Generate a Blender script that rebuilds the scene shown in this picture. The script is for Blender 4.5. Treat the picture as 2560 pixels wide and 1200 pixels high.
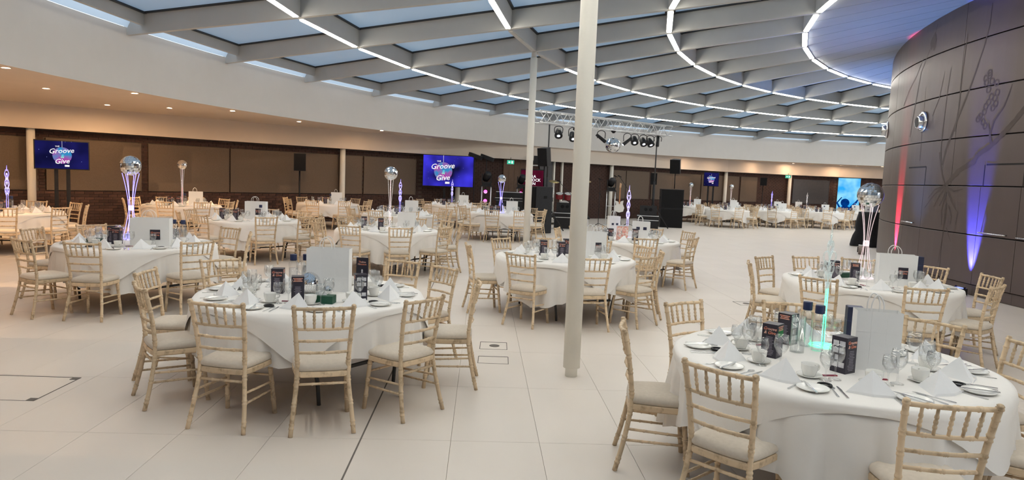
import bpy, math, random
from math import sin, cos, pi, radians, sqrt, atan2, asin
from mathutils import Vector, Matrix
random.seed(7)
for o in list(bpy.data.objects): bpy.data.objects.remove(o)
S = bpy.context.scene
COL = S.collection

# ---------------------------------------------------------------- camera
CAM_H = 1.833
PITCH, ROLL = 0.0916, 0.0405
cam = bpy.data.objects.new('camera', bpy.data.cameras.new('camera'))
COL.objects.link(cam)
cam.data.sensor_width = 36.0
cam.data.lens = 36.0 * 1709.87 / 2560.0
cam.data.clip_end = 300
_f = Vector((0, cos(PITCH), -sin(PITCH))); _u = Vector((0, sin(PITCH), cos(PITCH))); _r = Vector((1, 0, 0))
_r2 = cos(ROLL) * _r + sin(ROLL) * _u
_u2 = -sin(ROLL) * _r + cos(ROLL) * _u
cam.matrix_world = Matrix(((_r2.x, _u2.x, -_f.x, 0), (_r2.y, _u2.y, -_f.y, 0), (_r2.z, _u2.z, -_f.z, CAM_H), (0, 0, 0, 1)))
S.camera = cam

# ---------------------------------------------------------------- world, exposure, light levels
W = bpy.data.worlds.new('World'); S.world = W; W.use_nodes = True
bg = W.node_tree.nodes['Background']
bg.inputs[0].default_value = (0.56, 0.62, 0.70, 1); bg.inputs[1].default_value = 2.7
S.view_settings.view_transform = 'Standard'; S.view_settings.look = 'None'
S.view_settings.exposure = 0.11; S.view_settings.gamma = 1.0
S.view_settings.use_curve_mapping = False
STRIP_POWER = 31.0
DOWN_POWER = 1700.0

# ---------------------------------------------------------------- hall layout
CX, CY = 18.82, 10.26                        # axis of the round roof
DX, DY = 22.615, 12.311                      # axis of the bronze drum
RINGS = [22.90, 19.38, 16.31, 13.60]         # radii of the light rings
DANG = -0.1204; PHI0 = 2.5015; BOFF = 4.116  # beam pitch, first beam, swirl offset
R_DRUM = 14.14
R_FASCIA = 26.62
Z_SOFFIT, Z_DOWN = 3.245, 2.60
def zroof(R): return 4.506 + 0.0645 * (22.90 - R)
def bang(R, k): return PHI0 + k * DANG + asin(BOFF / R)
def pol(R, a, z=0.0): return (CX + R * cos(a), CY + R * sin(a), z)
def dpol(R, a, z=0.0): return (DX + R * cos(a), DY + R * sin(a), z)

# ---------------------------------------------------------------- materials
MATS = {}
def mat(name, col, rough=0.5, metal=0.0, emit=None, es=0.0, spec=None, noise=None, bump=None, trans=0.0, alpha=1.0, sheen=0.0, ior=None):
    if name in MATS: return MATS[name]
    m = bpy.data.materials.new(name); m.use_nodes = True; nt = m.node_tree
    b = nt.nodes['Principled BSDF']
    b.inputs['Base Color'].default_value = (*col, 1); b.inputs['Roughness'].default_value = rough
    b.inputs['Metallic'].default_value = metal
    if spec is not None: b.inputs['Specular IOR Level'].default_value = spec
    if ior: b.inputs['IOR'].default_value = ior
    if trans: b.inputs['Transmission Weight'].default_value = trans
    if sheen: b.inputs['Sheen Weight'].default_value = sheen
    if emit: b.inputs['Emission Color'].default_value = (*emit, 1); b.inputs['Emission Strength'].default_value = es
    if noise or bump:
        tc = nt.nodes.new('ShaderNodeTexCoord')
    if noise:                                   # (scale, colour2, low, high)
        sc, c2, lo, hi = noise
        n = nt.nodes.new('ShaderNodeTexNoise'); n.inputs['Scale'].default_value = sc; n.inputs['Detail'].default_value = 5
        r = nt.nodes.new('ShaderNodeValToRGB'); r.color_ramp.elements[0].position = lo; r.color_ramp.elements[1].position = hi
        r.color_ramp.elements[0].color = (*c2, 1); r.color_ramp.elements[1].color = (*col, 1)
        nt.links.new(tc.outputs['Object'], n.inputs['Vector']); nt.links.new(n.outputs['Fac'], r.inputs['Fac'])
        nt.links.new(r.outputs['Color'], b.inputs['Base Color'])
    if bump:
        sc, st = bump
        n2 = nt.nodes.new('ShaderNodeTexNoise'); n2.inputs['Scale'].default_value = sc; n2.inputs['Detail'].default_value = 6
        bp = nt.nodes.new('ShaderNodeBump'); bp.inputs['Strength'].default_value = st; bp.inputs['Distance'].default_value = 0.01
        nt.links.new(tc.outputs['Object'], n2.inputs['Vector']); nt.links.new(n2.outputs['Fac'], bp.inputs['Height'])
        nt.links.new(bp.outputs['Normal'], b.inputs['Normal'])
    MATS[name] = m
    return m
def vary(m, amount, hue=0.0):
    """shift a material's value a little from object to object"""
    nt = m.node_tree; b = nt.nodes['Principled BSDF']; inp = b.inputs['Base Color']
    hs = nt.nodes.new('ShaderNodeHueSaturation'); oi = nt.nodes.new('ShaderNodeObjectInfo')
    mr = nt.nodes.new('ShaderNodeMapRange'); mr.inputs['To Min'].default_value = 1 - amount; mr.inputs['To Max'].default_value = 1 + amount
    nt.links.new(oi.outputs['Random'], mr.inputs['Value']); nt.links.new(mr.outputs['Result'], hs.inputs['Value'])
    if inp.links: nt.links.new(inp.links[0].from_socket, hs.inputs['Color'])
    else: hs.inputs['Color'].default_value = inp.default_value
    nt.links.new(hs.outputs['Color'], inp)
    return m

M_tile = vary(mat('floor_tile', (0.71, 0.645, 0.58), 0.42, noise=(1.3, (0.68, 0.615, 0.55), 0.3, 0.7), spec=0.35), 0.018)
M_grout = mat('tile_grout', (0.52, 0.46, 0.40), 0.9, noise=(8, (0.38, 0.33, 0.28), 0.3, 0.7))
M_joint = mat('movement_joint', (0.16, 0.14, 0.12), 0.8, noise=(9, (0.12, 0.1, 0.09), 0.3, 0.7))
M_white = mat('fascia_paint', (0.64, 0.615, 0.58), 0.7, noise=(3, (0.625, 0.60, 0.565), 0.3, 0.7))
M_soffit = mat('soffit_paint_warm_lit', (0.66, 0.58, 0.50), 0.75, noise=(2, (0.64, 0.56, 0.48), 0.3, 0.7))  # same white paint as the fascia, warm downlight tint put into the colour
M_beam = mat('beam_paint', (0.50, 0.50, 0.485), 0.6, noise=(4, (0.48, 0.48, 0.465), 0.3, 0.7))
M_gasket = mat('gasket_rubber', (0.03, 0.033, 0.036), 0.6, noise=(6, (0.025, 0.028, 0.03), 0.3, 0.7))
M_col = mat('column_paint', (0.88, 0.85, 0.77), 0.55, noise=(5, (0.86, 0.83, 0.75), 0.3, 0.7))
M_brickbase = mat('brick_mortar', (0.10, 0.075, 0.06), 0.95, noise=(20, (0.08, 0.06, 0.05), 0.3, 0.7))
M_brick = vary(mat('brick_clay', (0.095, 0.045, 0.033), 0.9, noise=(14, (0.055, 0.028, 0.022), 0.3, 0.75)), 0.35)
M_panel = mat('panel_fabric', (0.150, 0.112, 0.085), 0.95, noise=(60, (0.13, 0.097, 0.073), 0.35, 0.65))
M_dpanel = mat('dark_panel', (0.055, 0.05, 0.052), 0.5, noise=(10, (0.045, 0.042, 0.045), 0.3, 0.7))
M_timber = mat('timber_panel', (0.16, 0.085, 0.045), 0.6, noise=(6, (0.11, 0.055, 0.03), 0.3, 0.7))
M_bronze = mat('bronze_panel', (0.128, 0.098, 0.091), 0.42, metal=0.35, noise=(1.2, (0.113, 0.087, 0.081), 0.3, 0.7))
M_bronzedark = mat('bronze_joint', (0.012, 0.010, 0.010), 0.8, noise=(5, (0.010, 0.008, 0.008), 0.3, 0.7))
M_etch = mat('etched_bronze', (0.088, 0.066, 0.058), 0.55, metal=0.35, noise=(10, (0.076, 0.057, 0.050), 0.3, 0.7))
M_steel = mat('steel', (0.72, 0.73, 0.74), 0.22, metal=1.0, noise=(12, (0.66, 0.67, 0.68), 0.3, 0.7))
M_alu = mat('truss_aluminium', (0.74, 0.75, 0.76), 0.38, metal=0.6, noise=(12, (0.7, 0.71, 0.72), 0.3, 0.7))
M_wood = vary(mat('limewashed_wood', (0.68, 0.52, 0.34), 0.5, noise=(22, (0.42, 0.30, 0.18), 0.30, 0.47)), 0.16)
M_cush = vary(mat('seat_linen', (0.66, 0.58, 0.48), 0.95, sheen=0.3, noise=(45, (0.60, 0.525, 0.43), 0.3, 0.7)), 0.13)
M_cloth = mat('table_linen', (0.83, 0.80, 0.76), 0.85, sheen=0.15, noise=(6, (0.81, 0.78, 0.74), 0.3, 0.7), bump=(5, 0.25))
M_napkin = mat('napkin_linen', (0.86, 0.86, 0.86), 0.85, noise=(20, (0.84, 0.84, 0.84), 0.3, 0.7))
M_china = mat('white_china', (0.84, 0.83, 0.79), 0.18, noise=(8, (0.83, 0.82, 0.78), 0.3, 0.7))
M_bagpaper = mat('bag_paper', (0.84, 0.84, 0.83), 0.8, noise=(4, (0.82, 0.82, 0.81), 0.3, 0.7), bump=(9, 0.3))
M_black = mat('black_plastic', (0.010, 0.010, 0.012), 0.5, spec=0.3, noise=(20, (0.016, 0.016, 0.018), 0.3, 0.7))
M_grille = mat('speaker_grille', (0.007, 0.007, 0.008), 0.8, spec=0.2, noise=(120, (0.012, 0.012, 0.013), 0.4, 0.6))
M_blackcloth = mat('black_cloth', (0.010, 0.010, 0.012), 0.95, noise=(15, (0.014, 0.014, 0.016), 0.3, 0.7))
M_legs = mat('table_leg_steel', (0.03, 0.03, 0.03), 0.5, noise=(9, (0.04, 0.04, 0.04), 0.3, 0.7))
M_navy = mat('navy_card', (0.010, 0.014, 0.045), 0.5, noise=(12, (0.014, 0.018, 0.055), 0.3, 0.7))
M_menu = mat('menu_card', (0.020, 0.018, 0.030), 0.42, noise=(12, (0.028, 0.024, 0.04), 0.3, 0.7))
M_print = mat('print_orange', (0.72, 0.22, 0.13), 0.6, noise=(30, (0.75, 0.5, 0.42), 0.4, 0.6))
M_printgrey = mat('print_grey', (0.30, 0.27, 0.32), 0.7, noise=(30, (0.22, 0.2, 0.26), 0.4, 0.6))
M_printwhite = mat('print_white', (0.72, 0.72, 0.74), 0.6, noise=(40, (0.55, 0.55, 0.6), 0.35, 0.6))
M_printgreen = mat('print_green', (0.01, 0.26, 0.06), 0.6, noise=(30, (0.01, 0.16, 0.05), 0.4, 0.6))
M_cap = mat('bottle_cap', (0.012, 0.022, 0.075), 0.4, noise=(12, (0.016, 0.028, 0.09), 0.3, 0.7))
M_green = mat('green_card', (0.008, 0.085, 0.045), 0.5, noise=(12, (0.008, 0.06, 0.03), 0.3, 0.7))
M_red = mat('red_card', (0.30, 0.02, 0.04), 0.5, noise=(30, (0.2, 0.02, 0.06), 0.4, 0.6))
M_floral = mat('floral_card', (0.85, 0.35, 0.28), 0.6, noise=(22, (0.9, 0.75, 0.68), 0.42, 0.58))
M_redpaint = mat('drum_red', (0.25, 0.02, 0.03), 0.25, noise=(9, (0.2, 0.015, 0.02), 0.3, 0.7))
M_brass = mat('cymbal_brass', (0.55, 0.42, 0.18), 0.3, metal=1.0, noise=(9, (0.45, 0.33, 0.14), 0.3, 0.7))
M_mirror = mat('mirror_tile', (0.88, 0.89, 0.90), 0.06, metal=1.0, noise=(25, (0.75, 0.76, 0.78), 0.3, 0.5))
M_strip = mat('led_strip', (0.9, 0.9, 0.85), 0.5, emit=(1.0, 0.945, 0.825), es=STRIP_POWER)
M_down = mat('downlight_lamp', (0.9, 0.8, 0.6), 0.5, emit=(1.0, 0.62, 0.32), es=DOWN_POWER)
M_backlight = mat('dim_tube', (0.5, 0.5, 0.49), 0.4, noise=(9, (0.46, 0.46, 0.45), 0.3, 0.7))

def glass(name, tint=(1, 1, 1), refl=0.10, emit=None, es=0.0):
    if name in MATS: return MATS[name]
    m = bpy.data.materials.new(name); m.use_nodes = True; nt = m.node_tree; nt.nodes.clear()
    out = nt.nodes.new('ShaderNodeOutputMaterial'); tr = nt.nodes.new('ShaderNodeBsdfTransparent'); gl = nt.nodes.new('ShaderNodeBsdfGlossy')
    tr.inputs[0].default_value = (*tint, 1); gl.inputs['Roughness'].default_value = 0.04
    lw = nt.nodes.new('ShaderNodeLayerWeight'); lw.inputs[0].default_value = 0.42
    mr = nt.nodes.new('ShaderNodeMapRange'); mr.inputs['To Min'].default_value = refl; mr.inputs['To Max'].default_value = 0.42
    nt.links.new(lw.outputs['Facing'], mr.inputs['Value'])
    mx = nt.nodes.new('ShaderNodeMixShader'); nt.links.new(mr.outputs['Result'], mx.inputs[0])
    nt.links.new(tr.outputs[0], mx.inputs[1]); nt.links.new(gl.outputs[0], mx.inputs[2])
    last = mx
    if emit:
        em = nt.nodes.new('ShaderNodeEmission'); em.inputs[0].default_value = (*emit, 1); em.inputs[1].default_value = es
        ad = nt.nodes.new('ShaderNodeAddShader'); nt.links.new(mx.outputs[0], ad.inputs[0]); nt.links.new(em.outputs[0], ad.inputs[1]); last = ad
    nt.links.new(last.outputs[0], out.inputs[0]); MATS[name] = m
    return m
M_glass = glass('clear_glass', (0.98, 0.985, 0.985), 0.05)
M_acryl = glass('clear_acrylic', (0.88, 0.92, 0.92), 0.16, (0.9, 1.0, 0.95), 0.08)
LEDC = {'blue': (0.26, 0.22, 1.0), 'violet': (0.32, 0.26, 1.0), 'lilac': (0.55, 0.45, 1.0), 'green': (0.04, 1.0, 0.45), 'pink': (1.0, 0.74, 0.70), 'red': (1.0, 0.38, 0.34), 'white': (1.0, 0.86, 0.72)}
LEDS = {'blue': 1.5, 'violet': 1.2, 'lilac': 0.75, 'green': 1.1, 'pink': 0.42, 'red': 0.55, 'white': 0.3}
M_led = {k: glass('acrylic_' + k, (0.8, 0.85, 0.95), 0.2, c, LEDS[k]) for k, c in LEDC.items()}

def pane_mat():
    m = bpy.data.materials.new('roof_glass'); m.use_nodes = True; nt = m.node_tree
    b = nt.nodes['Principled BSDF']; b.inputs['Base Color'].default_value = (0.55, 0.63, 0.70, 1); b.inputs['Roughness'].default_value = 0.35
    tc = nt.nodes.new('ShaderNodeTexCoord'); n = nt.nodes.new('ShaderNodeTexNoise'); n.inputs['Scale'].default_value = 0.6
    nt.links.new(tc.outputs['Object'], n.inputs['Vector'])
    r = nt.nodes.new('ShaderNodeValToRGB'); r.color_ramp.elements[0].color = (0.52, 0.60, 0.68, 1); r.color_ramp.elements[1].color = (0.58, 0.66, 0.73, 1)
    nt.links.new(n.outputs['Fac'], r.inputs[0]); nt.links.new(r.outputs[0], b.inputs['Base Color'])
    t = nt.nodes.new('ShaderNodeBsdfTranslucent'); t.inputs[0].default_value = (0.55, 0.68, 0.78, 1)
    mx = nt.nodes.new('ShaderNodeMixShader'); mx.inputs[0].default_value = 0.42
    out = nt.nodes['Material Output']
    nt.links.new(b.outputs[0], mx.inputs[1]); nt.links.new(t.outputs[0], mx.inputs[2]); nt.links.new(mx.outputs[0], out.inputs[0])
    return m
M_pane = pane_mat()

def screen_mat(name, c1, c2, strength, scale=1.5, stars=True):
    m = bpy.data.materials.new(name); m.use_nodes = True; nt = m.node_tree; nt.nodes.clear()
    out = nt.nodes.new('ShaderNodeOutputMaterial'); em = nt.nodes.new('ShaderNodeEmission'); em.inputs[1].default_value = strength
    tc = nt.nodes.new('ShaderNodeTexCoord'); n = nt.nodes.new('ShaderNodeTexNoise'); n.inputs['Scale'].default_value = scale; n.inputs['Detail'].default_value = 2
    r = nt.nodes.new('ShaderNodeValToRGB'); r.color_ramp.elements[0].position = 0.38; r.color_ramp.elements[1].position = 0.62
    r.color_ramp.elements[0].color = (*c1, 1); r.color_ramp.elements[1].color = (*c2, 1)
    nt.links.new(tc.outputs['Object'], n.inputs['Vector']); nt.links.new(n.outputs['Fac'], r.inputs[0])
    last = r.outputs[0]
    if stars:
        v = nt.nodes.new('ShaderNodeTexVoronoi'); v.inputs['Scale'].default_value = 9
        nt.links.new(tc.outputs['Object'], v.inputs['Vector'])
        lt = nt.nodes.new('ShaderNodeMath'); lt.operation = 'LESS_THAN'; lt.inputs[1].default_value = 0.05
        nt.links.new(v.outputs['Distance'], lt.inputs[0])
        mx = nt.nodes.new('ShaderNodeMix'); mx.data_type = 'RGBA'; mx.inputs[7].default_value = (0.35, 0.4, 0.9, 1)
        nt.links.new(lt.outputs[0], mx.inputs[0]); nt.links.new(last, mx.inputs[6]); last = mx.outputs[2]
    nt.links.new(last, em.inputs[0]); nt.links.new(em.outputs[0], out.inputs[0])
    return m
M_scr_tv = screen_mat('tv_picture', (0.005, 0.005, 0.035), (0.012, 0.011, 0.10), 1.0)
M_scr_led = screen_mat('led_wall_picture', (0.006, 0.006, 0.035), (0.05, 0.04, 0.72), 1.0, 0.75)
M_scr_crowd = screen_mat('crowd_picture', (0.03, 0.42, 0.95), (0.30, 0.75, 1.0), 0.95, 1.2, False)
M_scr_red = screen_mat('stage_picture', (0.035, 0.002, 0.008), (0.08, 0.005, 0.02), 1.0, 1.0, False)
def emis(name, c, s=1.0, c2=None, sc=3.0):
    m = bpy.data.materials.new(name); m.use_nodes = True; nt = m.node_tree; nt.nodes.clear()
    out = nt.nodes.new('ShaderNodeOutputMaterial'); em = nt.nodes.new('ShaderNodeEmission'); em.inputs[1].default_value = s; em.inputs[0].default_value = (*c, 1)
    tc = nt.nodes.new('ShaderNodeTexCoord'); n = nt.nodes.new('ShaderNodeTexNoise'); n.inputs['Scale'].default_value = sc
    r = nt.nodes.new('ShaderNodeValToRGB'); r.color_ramp.elements[0].position = 0.4; r.color_ramp.elements[1].position = 0.6
    r.color_ramp.elements[0].color = (*c, 1); r.color_ramp.elements[1].color = (*(c2 or c), 1)
    nt.links.new(tc.outputs['Object'], n.inputs['Vector']); nt.links.new(n.outputs['Fac'], r.inputs[0]); nt.links.new(r.outputs[0], em.inputs[0])
    nt.links.new(em.outputs[0], out.inputs[0]); return m
M_logo = emis('logo_letters', (0.92, 0.90, 0.86), 1.1, (0.70, 0.68, 0.74), 6)
M_logoball = emis('logo_ball', (0.04, 0.30, 0.62), 0.8, (0.45, 0.08, 0.42))
M_logocyan = emis('logo_ampersand', (0.05, 0.65, 0.75), 1.0, (0.3, 0.8, 0.6), 8)
M_sil = emis('crowd_silhouette', (0.0, 0.03, 0.20), 0.8, (0.0, 0.05, 0.28))
M_white_em = emis('lit_letters', (0.9, 0.88, 0.92), 1.3)
M_exit = emis('exit_sign_face', (0.02, 0.50, 0.30), 1.0, (0.03, 0.58, 0.36))
M_exitw = emis('exit_sign_mark', (0.85, 1.0, 0.92), 1.0)
M_pinkled = emis('pink_led', (1.0, 0.12, 0.65), 2.2, (1.0, 0.3, 0.8))
M_lens = emis('lamp_lens', (0.8, 0.85, 1.0), 2.5)
M_blueled = emis('blue_led', (0.15, 0.2, 1.0), 3.0)
M_redled = emis('red_led', (1.0, 0.05, 0.1), 3.0)

# ---------------------------------------------------------------- mesh helpers
class MB:
    def __init__(s): s.v = []; s.f = []; s.m = []
    def add(s, vs, fs, mi=0):
        b = len(s.v); s.v += [tuple(x) for x in vs]; s.f += [tuple(i + b for i in f) for f in fs]; s.m += [mi] * len(fs)
    def box(s, c, d, rz=0.0, mi=0, M=None):
        hx, hy, hz = d[0] / 2, d[1] / 2, d[2] / 2; vs = []
        for x, y, z in ((-1,-1,-1),(1,-1,-1),(1,1,-1),(-1,1,-1),(-1,-1,1),(1,-1,1),(1,1,1),(-1,1,1)):
            p = Vector((x * hx, y * hy, z * hz))
            if M is not None: p = M @ p
            elif rz: p = Vector((p.x * cos(rz) - p.y * sin(rz), p.x * sin(rz) + p.y * cos(rz), p.z))
            vs.append((p.x + c[0], p.y + c[1], p.z + c[2]))
        s.add(vs, [(0,3,2,1),(4,5,6,7),(0,1,5,4),(1,2,6,5),(2,3,7,6),(3,0,4,7)], mi); return s
    def hexa(s, b4, t4, mi=0):
        s.add(list(b4) + list(t4), [(0,3,2,1),(4,5,6,7),(0,1,5,4),(1,2,6,5),(2,3,7,6),(3,0,4,7)], mi); return s
    def tube(s, pts, rad, n=8, mi=0, closed=False):
        pts = [Vector(p) for p in pts]; N = len(pts)
        if not hasattr(rad, '__len__'): rad = [rad] * N
        vs = []; prev = None
        for i, p in enumerate(pts):
            if closed: t = pts[(i + 1) % N] - pts[i - 1]
            else: t = pts[min(i + 1, N - 1)] - pts[max(i - 1, 0)]
            if t.length < 1e-9: t = Vector((0, 0, 1))
            t.normalize()
            if prev is None:
                a = Vector((1, 0, 0)) if abs(t.x) < 0.9 else Vector((0, 1, 0)); u = (a - t * a.dot(t)).normalized()
            else:
                u = prev - t * prev.dot(t); u = u.normalized() if u.length > 1e-6 else prev
            prev = u; w = t.cross(u)
            for j in range(n):
                an = 2 * pi * j / n; q = p + (u * cos(an) + w * sin(an)) * rad[i]; vs.append(q)
        fs = []
        for i in range(N if closed else N - 1):
            i2 = (i + 1) % N
            for j in range(n):
                j2 = (j + 1) % n; fs.append((i * n + j, i * n + j2, i2 * n + j2, i2 * n + j))
        if not closed: fs.append(tuple(reversed(range(n)))); fs.append(tuple((N - 1) * n + j for j in range(n)))
        s.add(vs, fs, mi); return s
    def lathe(s, prof, n=16, c=(0, 0, 0), mi=0, caps=True):
        vs = []; fs = []; N = len(prof)
        for r, z in prof:
            for j in range(n):
                a = 2 * pi * j / n; vs.append((c[0] + r * cos(a), c[1] + r * sin(a), c[2] + z))
        for i in range(N - 1):
            for j in range(n):
                j2 = (j + 1) % n; fs.append((i * n + j, i * n + j2, (i + 1) * n + j2, (i + 1) * n + j))
        if caps:
            if prof[0][0] > 1e-5: fs.append(tuple(reversed(range(n))))
            if prof[-1][0] > 1e-5: fs.append(tuple((N - 1) * n + j for j in range(n)))
        s.add(vs, fs, mi); return s
    def prism(s, poly, z0, z1, mi=0):
        n = len(poly); vs = [(x, y, z0) for x, y in poly] + [(x, y, z1) for x, y in poly]
        s.add(vs, [tuple(reversed(range(n))), tuple(range(n, 2 * n))] + [(i, (i + 1) % n, n + (i + 1) % n, n + i) for i in range(n)], mi); return s
    def sphere(s, c, r, n=16, k=10, sz=1.0, mi=0, jitter=0.0):
        prof = []
        for i in range(k + 1):
            a = -pi / 2 + pi * i / k; prof.append((max(r * cos(a), 1e-6), r * sin(a) * sz))
        return s.lathe(prof, n, c, mi, caps=False)
    def mesh(s, name, mats, smooth=False):
        me = bpy.data.meshes.new(name); me.from_pydata(s.v, [], s.f)
        if not isinstance(mats, (list, tuple)): mats = [mats]
        for m in mats: me.materials.append(m)
        if len(mats) > 1: me.polygons.foreach_set('material_index', s.m)
        if smooth: me.polygons.foreach_set('use_smooth', [True] * len(me.polygons))
        me.update(); return me
    def build(s, name, mats, parent=None, smooth=False, loc=None, rz=0.0):
        return obj(name, s.mesh(name, mats, smooth), parent, loc, rz)
def obj(name, me, parent=None, loc=None, rz=0.0, kind=None):
    o = bpy.data.objects.new(name, me); COL.objects.link(o)
    if parent is not None: o.parent = parent
    if loc is not None: o.location = loc
    if rz: o.rotation_euler = (0, 0, rz)
    if kind: o['kind'] = kind
    return o
def empty(name, loc=(0, 0, 0), rz=0.0):
    o = bpy.data.objects.new(name, None); COL.objects.link(o); o.location = loc; o.rotation_euler = (0, 0, rz); o.empty_display_size = 0.1
    return o
LABELS = {}
def tag(o, label, cat, group=None):
    o['label'] = label; o['category'] = cat
    if group: o['group'] = group
    LABELS.setdefault(label, []).append(o.name)
    return o
def struct(o): o['kind'] = 'structure'; return o
def copy_tree(o, parent=None, loc=None, rz=None):
    c = o.copy(); COL.objects.link(c)
    if parent is not None: c.parent = parent
    if loc is not None: c.location = loc
    if rz is not None: c.rotation_euler = (0, 0, rz)
    for ch in o.children: copy_tree(ch, c)
    return c
_tx = {}
def text_mesh(txt, size, mt, shear=0.0, ext=0.001, align='CENTER', space=1.0):
    key = (txt, size, mt.name, shear, ext, align, space)
    if key in _tx: return _tx[key]
    cu = bpy.data.curves.new('lettering', 'FONT'); cu.body = txt; cu.size = size; cu.shear = shear; cu.extrude = ext; cu.align_x = align; cu.align_y = 'CENTER'
    cu.resolution_u = 2; cu.space_line = 0.9; cu.offset = size * 0.012; cu.space_character = space
    o = bpy.data.objects.new('lettering', cu); COL.objects.link(o)
    dg = bpy.context.evaluated_depsgraph_get()
    me = bpy.data.meshes.new_from_object(o.evaluated_get(dg)); me.materials.clear(); me.materials.append(mt)
    bpy.data.objects.remove(o); bpy.data.curves.remove(cu)
    me.name = 'lettering'; _tx[key] = me
    return me
def text(name, txt, size, mt, parent, loc, rot, **kw):
    o = obj(name, text_mesh(txt, size, mt, **kw), parent, loc); o.rotation_euler = rot; return o
# ================================================================ FLOOR
floor = MB()
floor.box((8, 18, -0.115), (100, 90, 0.21))
floor = struct(floor.build('floor', M_grout))
TW, TL, TA = 0.615, 1.23, 0.045
def tile_center(i, j):
    x = -0.995 + 0.013 + (i + 0.5) * TW; y = 4.56 + (j + 0.5) * TL
    x0, y0 = -0.97, 4.56                       # turn the grid about a known joint crossing
    dx, dy = x - x0, y - y0
    return x0 + dx * cos(TA) - dy * sin(TA), y0 + dx * sin(TA) + dy * cos(TA)
tm = MB()
hx, hy = TW / 2 - 0.0012, TL / 2 - 0.0012
tm.add([(-hx, -hy, -0.012), (hx, -hy, -0.012), (hx, hy, -0.012), (-hx, hy, -0.012), (-hx, -hy, -0.001), (hx, -hy, -0.001), (hx, hy, -0.001), (-hx, hy, -0.001),
        (-hx + .002, -hy + .002, 0), (hx - .002, -hy + .002, 0), (hx - .002, hy - .002, 0), (-hx + .002, hy - .002, 0)],
       [(0, 1, 5, 4), (1, 2, 6, 5), (2, 3, 7, 6), (3, 0, 4, 7), (4, 5, 9, 8), (5, 6, 10, 9), (6, 7, 11, 10), (7, 4, 8, 11), (8, 9, 10, 11)])
TILE = tm.mesh('tile', M_tile)
cells = []
for i in range(-52, 62):
    for j in range(-14, 40):
        cx_, cy_ = tile_center(i, j)
        rr = sqrt((cx_ - DX) ** 2 + (cy_ - DY) ** 2)
        if rr < R_DRUM - 0.9 or rr > 46: continue
        cells.append((cx_, cy_))
def seen(x, y): return y > 3.2 and abs(x) < 0.78 * y + 0.6
near = sorted([c for c in cells if seen(*c) and sqrt((c[0] - DX) ** 2 + (c[1] - DY) ** 2) > R_DRUM + 0.3], key=lambda c: c[0] ** 2 + c[1] ** 2)[:300]
ns = set(near)
for c in near: obj('tile', TILE, floor, (c[0], c[1], 0), TA)
rest = MB()
for c in cells:
    if c in ns: continue
    vs = []
    for dx, dy in ((-hx, -hy), (hx, -hy), (hx, hy), (-hx, hy)):
        vs.append((c[0] + dx * cos(TA) - dy * sin(TA), c[1] + dx * sin(TA) + dy * cos(TA), -0.0005))
    rest.add(vs, [(0, 1, 2, 3)])
o = rest.build('tile_field', M_tile, floor); o['kind'] = 'stuff'
# movement joint (the one clearly dark line) and flush service hatches
j = MB(); j.box((0, 0, 0), (0.011, 26.0, 0.004)); o = j.build('movement_joint', M_joint, floor, loc=(-1.44, 14.7, -0.0005), rz=TA)
def hatch(name, x, y, w, d, rz, disc=False, corners=False):
    fr = MB(); t = 0.007
    for sx in (-1, 1): fr.box((sx * w / 2, 0, 0), (t, d, 0.004))
    fr.box((0, d / 2, 0), (w, t, 0.004)); fr.box((0, -d / 2, 0), (w, t * 0.4, 0.003))
    h = fr.build(name, M_joint, floor, loc=(x, y, 0.0008), rz=rz)
    if disc:
        m = MB(); m.lathe([(0.055, 0.0), (0.055, 0.003), (0.045, 0.004)], 20); m.build('cable_port', M_joint, h, loc=(0.01, 0.0, 0.0))
    if corners:
        for sx in (-1, 1):
            for sy in (-1, 1):
                m = MB(); m.box((0, 0, 0), (0.06, 0.06, 0.005)); m.build('lifting_corner', M_joint, h, loc=(sx * (w / 2 - .03), sy * (d / 2 - .03), 0.0))
hatch('floor_hatch', -0.155, 7.30, 0.29, 0.31, 0.02, disc=True)
hatch('floor_hatch', -0.14, 6.72, 0.30, 0.26, 0.02)
hatch('access_panel', -3.98, 5.32, 0.80, 0.60, 0.03, corners=True)
hatch('floor_hatch', 3.72, 10.65, 0.3, 0.3, 0.1, disc=True)

# ================================================================ ROOF
NTH = ['leftmost'] + [w + ' from left' for w in 'second third fourth fifth sixth seventh eighth ninth tenth eleventh twelfth thirteenth fourteenth fifteenth sixteenth'.split()]
ceiling = struct(empty('ceiling'))
def on_axis(o, k): o.location = (CX, CY, 0); o.rotation_euler = (0, 0, k * DANG); return o
BD = 0.425
def loc_pt(R, k, z): a = bang(R, k); return Vector((R * cos(a), R * sin(a), z))
def beam_box(p, q, w, d, ztop=True):
    """box hung under the line p-q: p,q are bottom centre points"""
    t = Vector((q.x - p.x, q.y - p.y, 0)).normalized(); n = Vector((-t.y, t.x, 0)) * (w / 2)
    m = MB(); b4 = [p - n, q - n, q + n, p + n]; up = Vector((0, 0, d))
    m.hexa(b4, [x + up for x in b4]); return m
KR = range(-15, 14)
Rin, Rout = 13.56, 26.67
BEAM = beam_box(loc_pt(Rin, 0, zroof(Rin)), loc_pt(Rout, 0, zroof(Rout)), 0.095, BD).mesh('beam', M_beam)
for k in KR: on_axis(obj('beam', BEAM, ceiling), k)
def ring_pts(R, gap=0.0):
    p = loc_pt(R, 0, zroof(R)); q = loc_pt(R, 1, zroof(R)); t = (q - p).normalized(); return p + t * gap, q - t * gap
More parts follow.
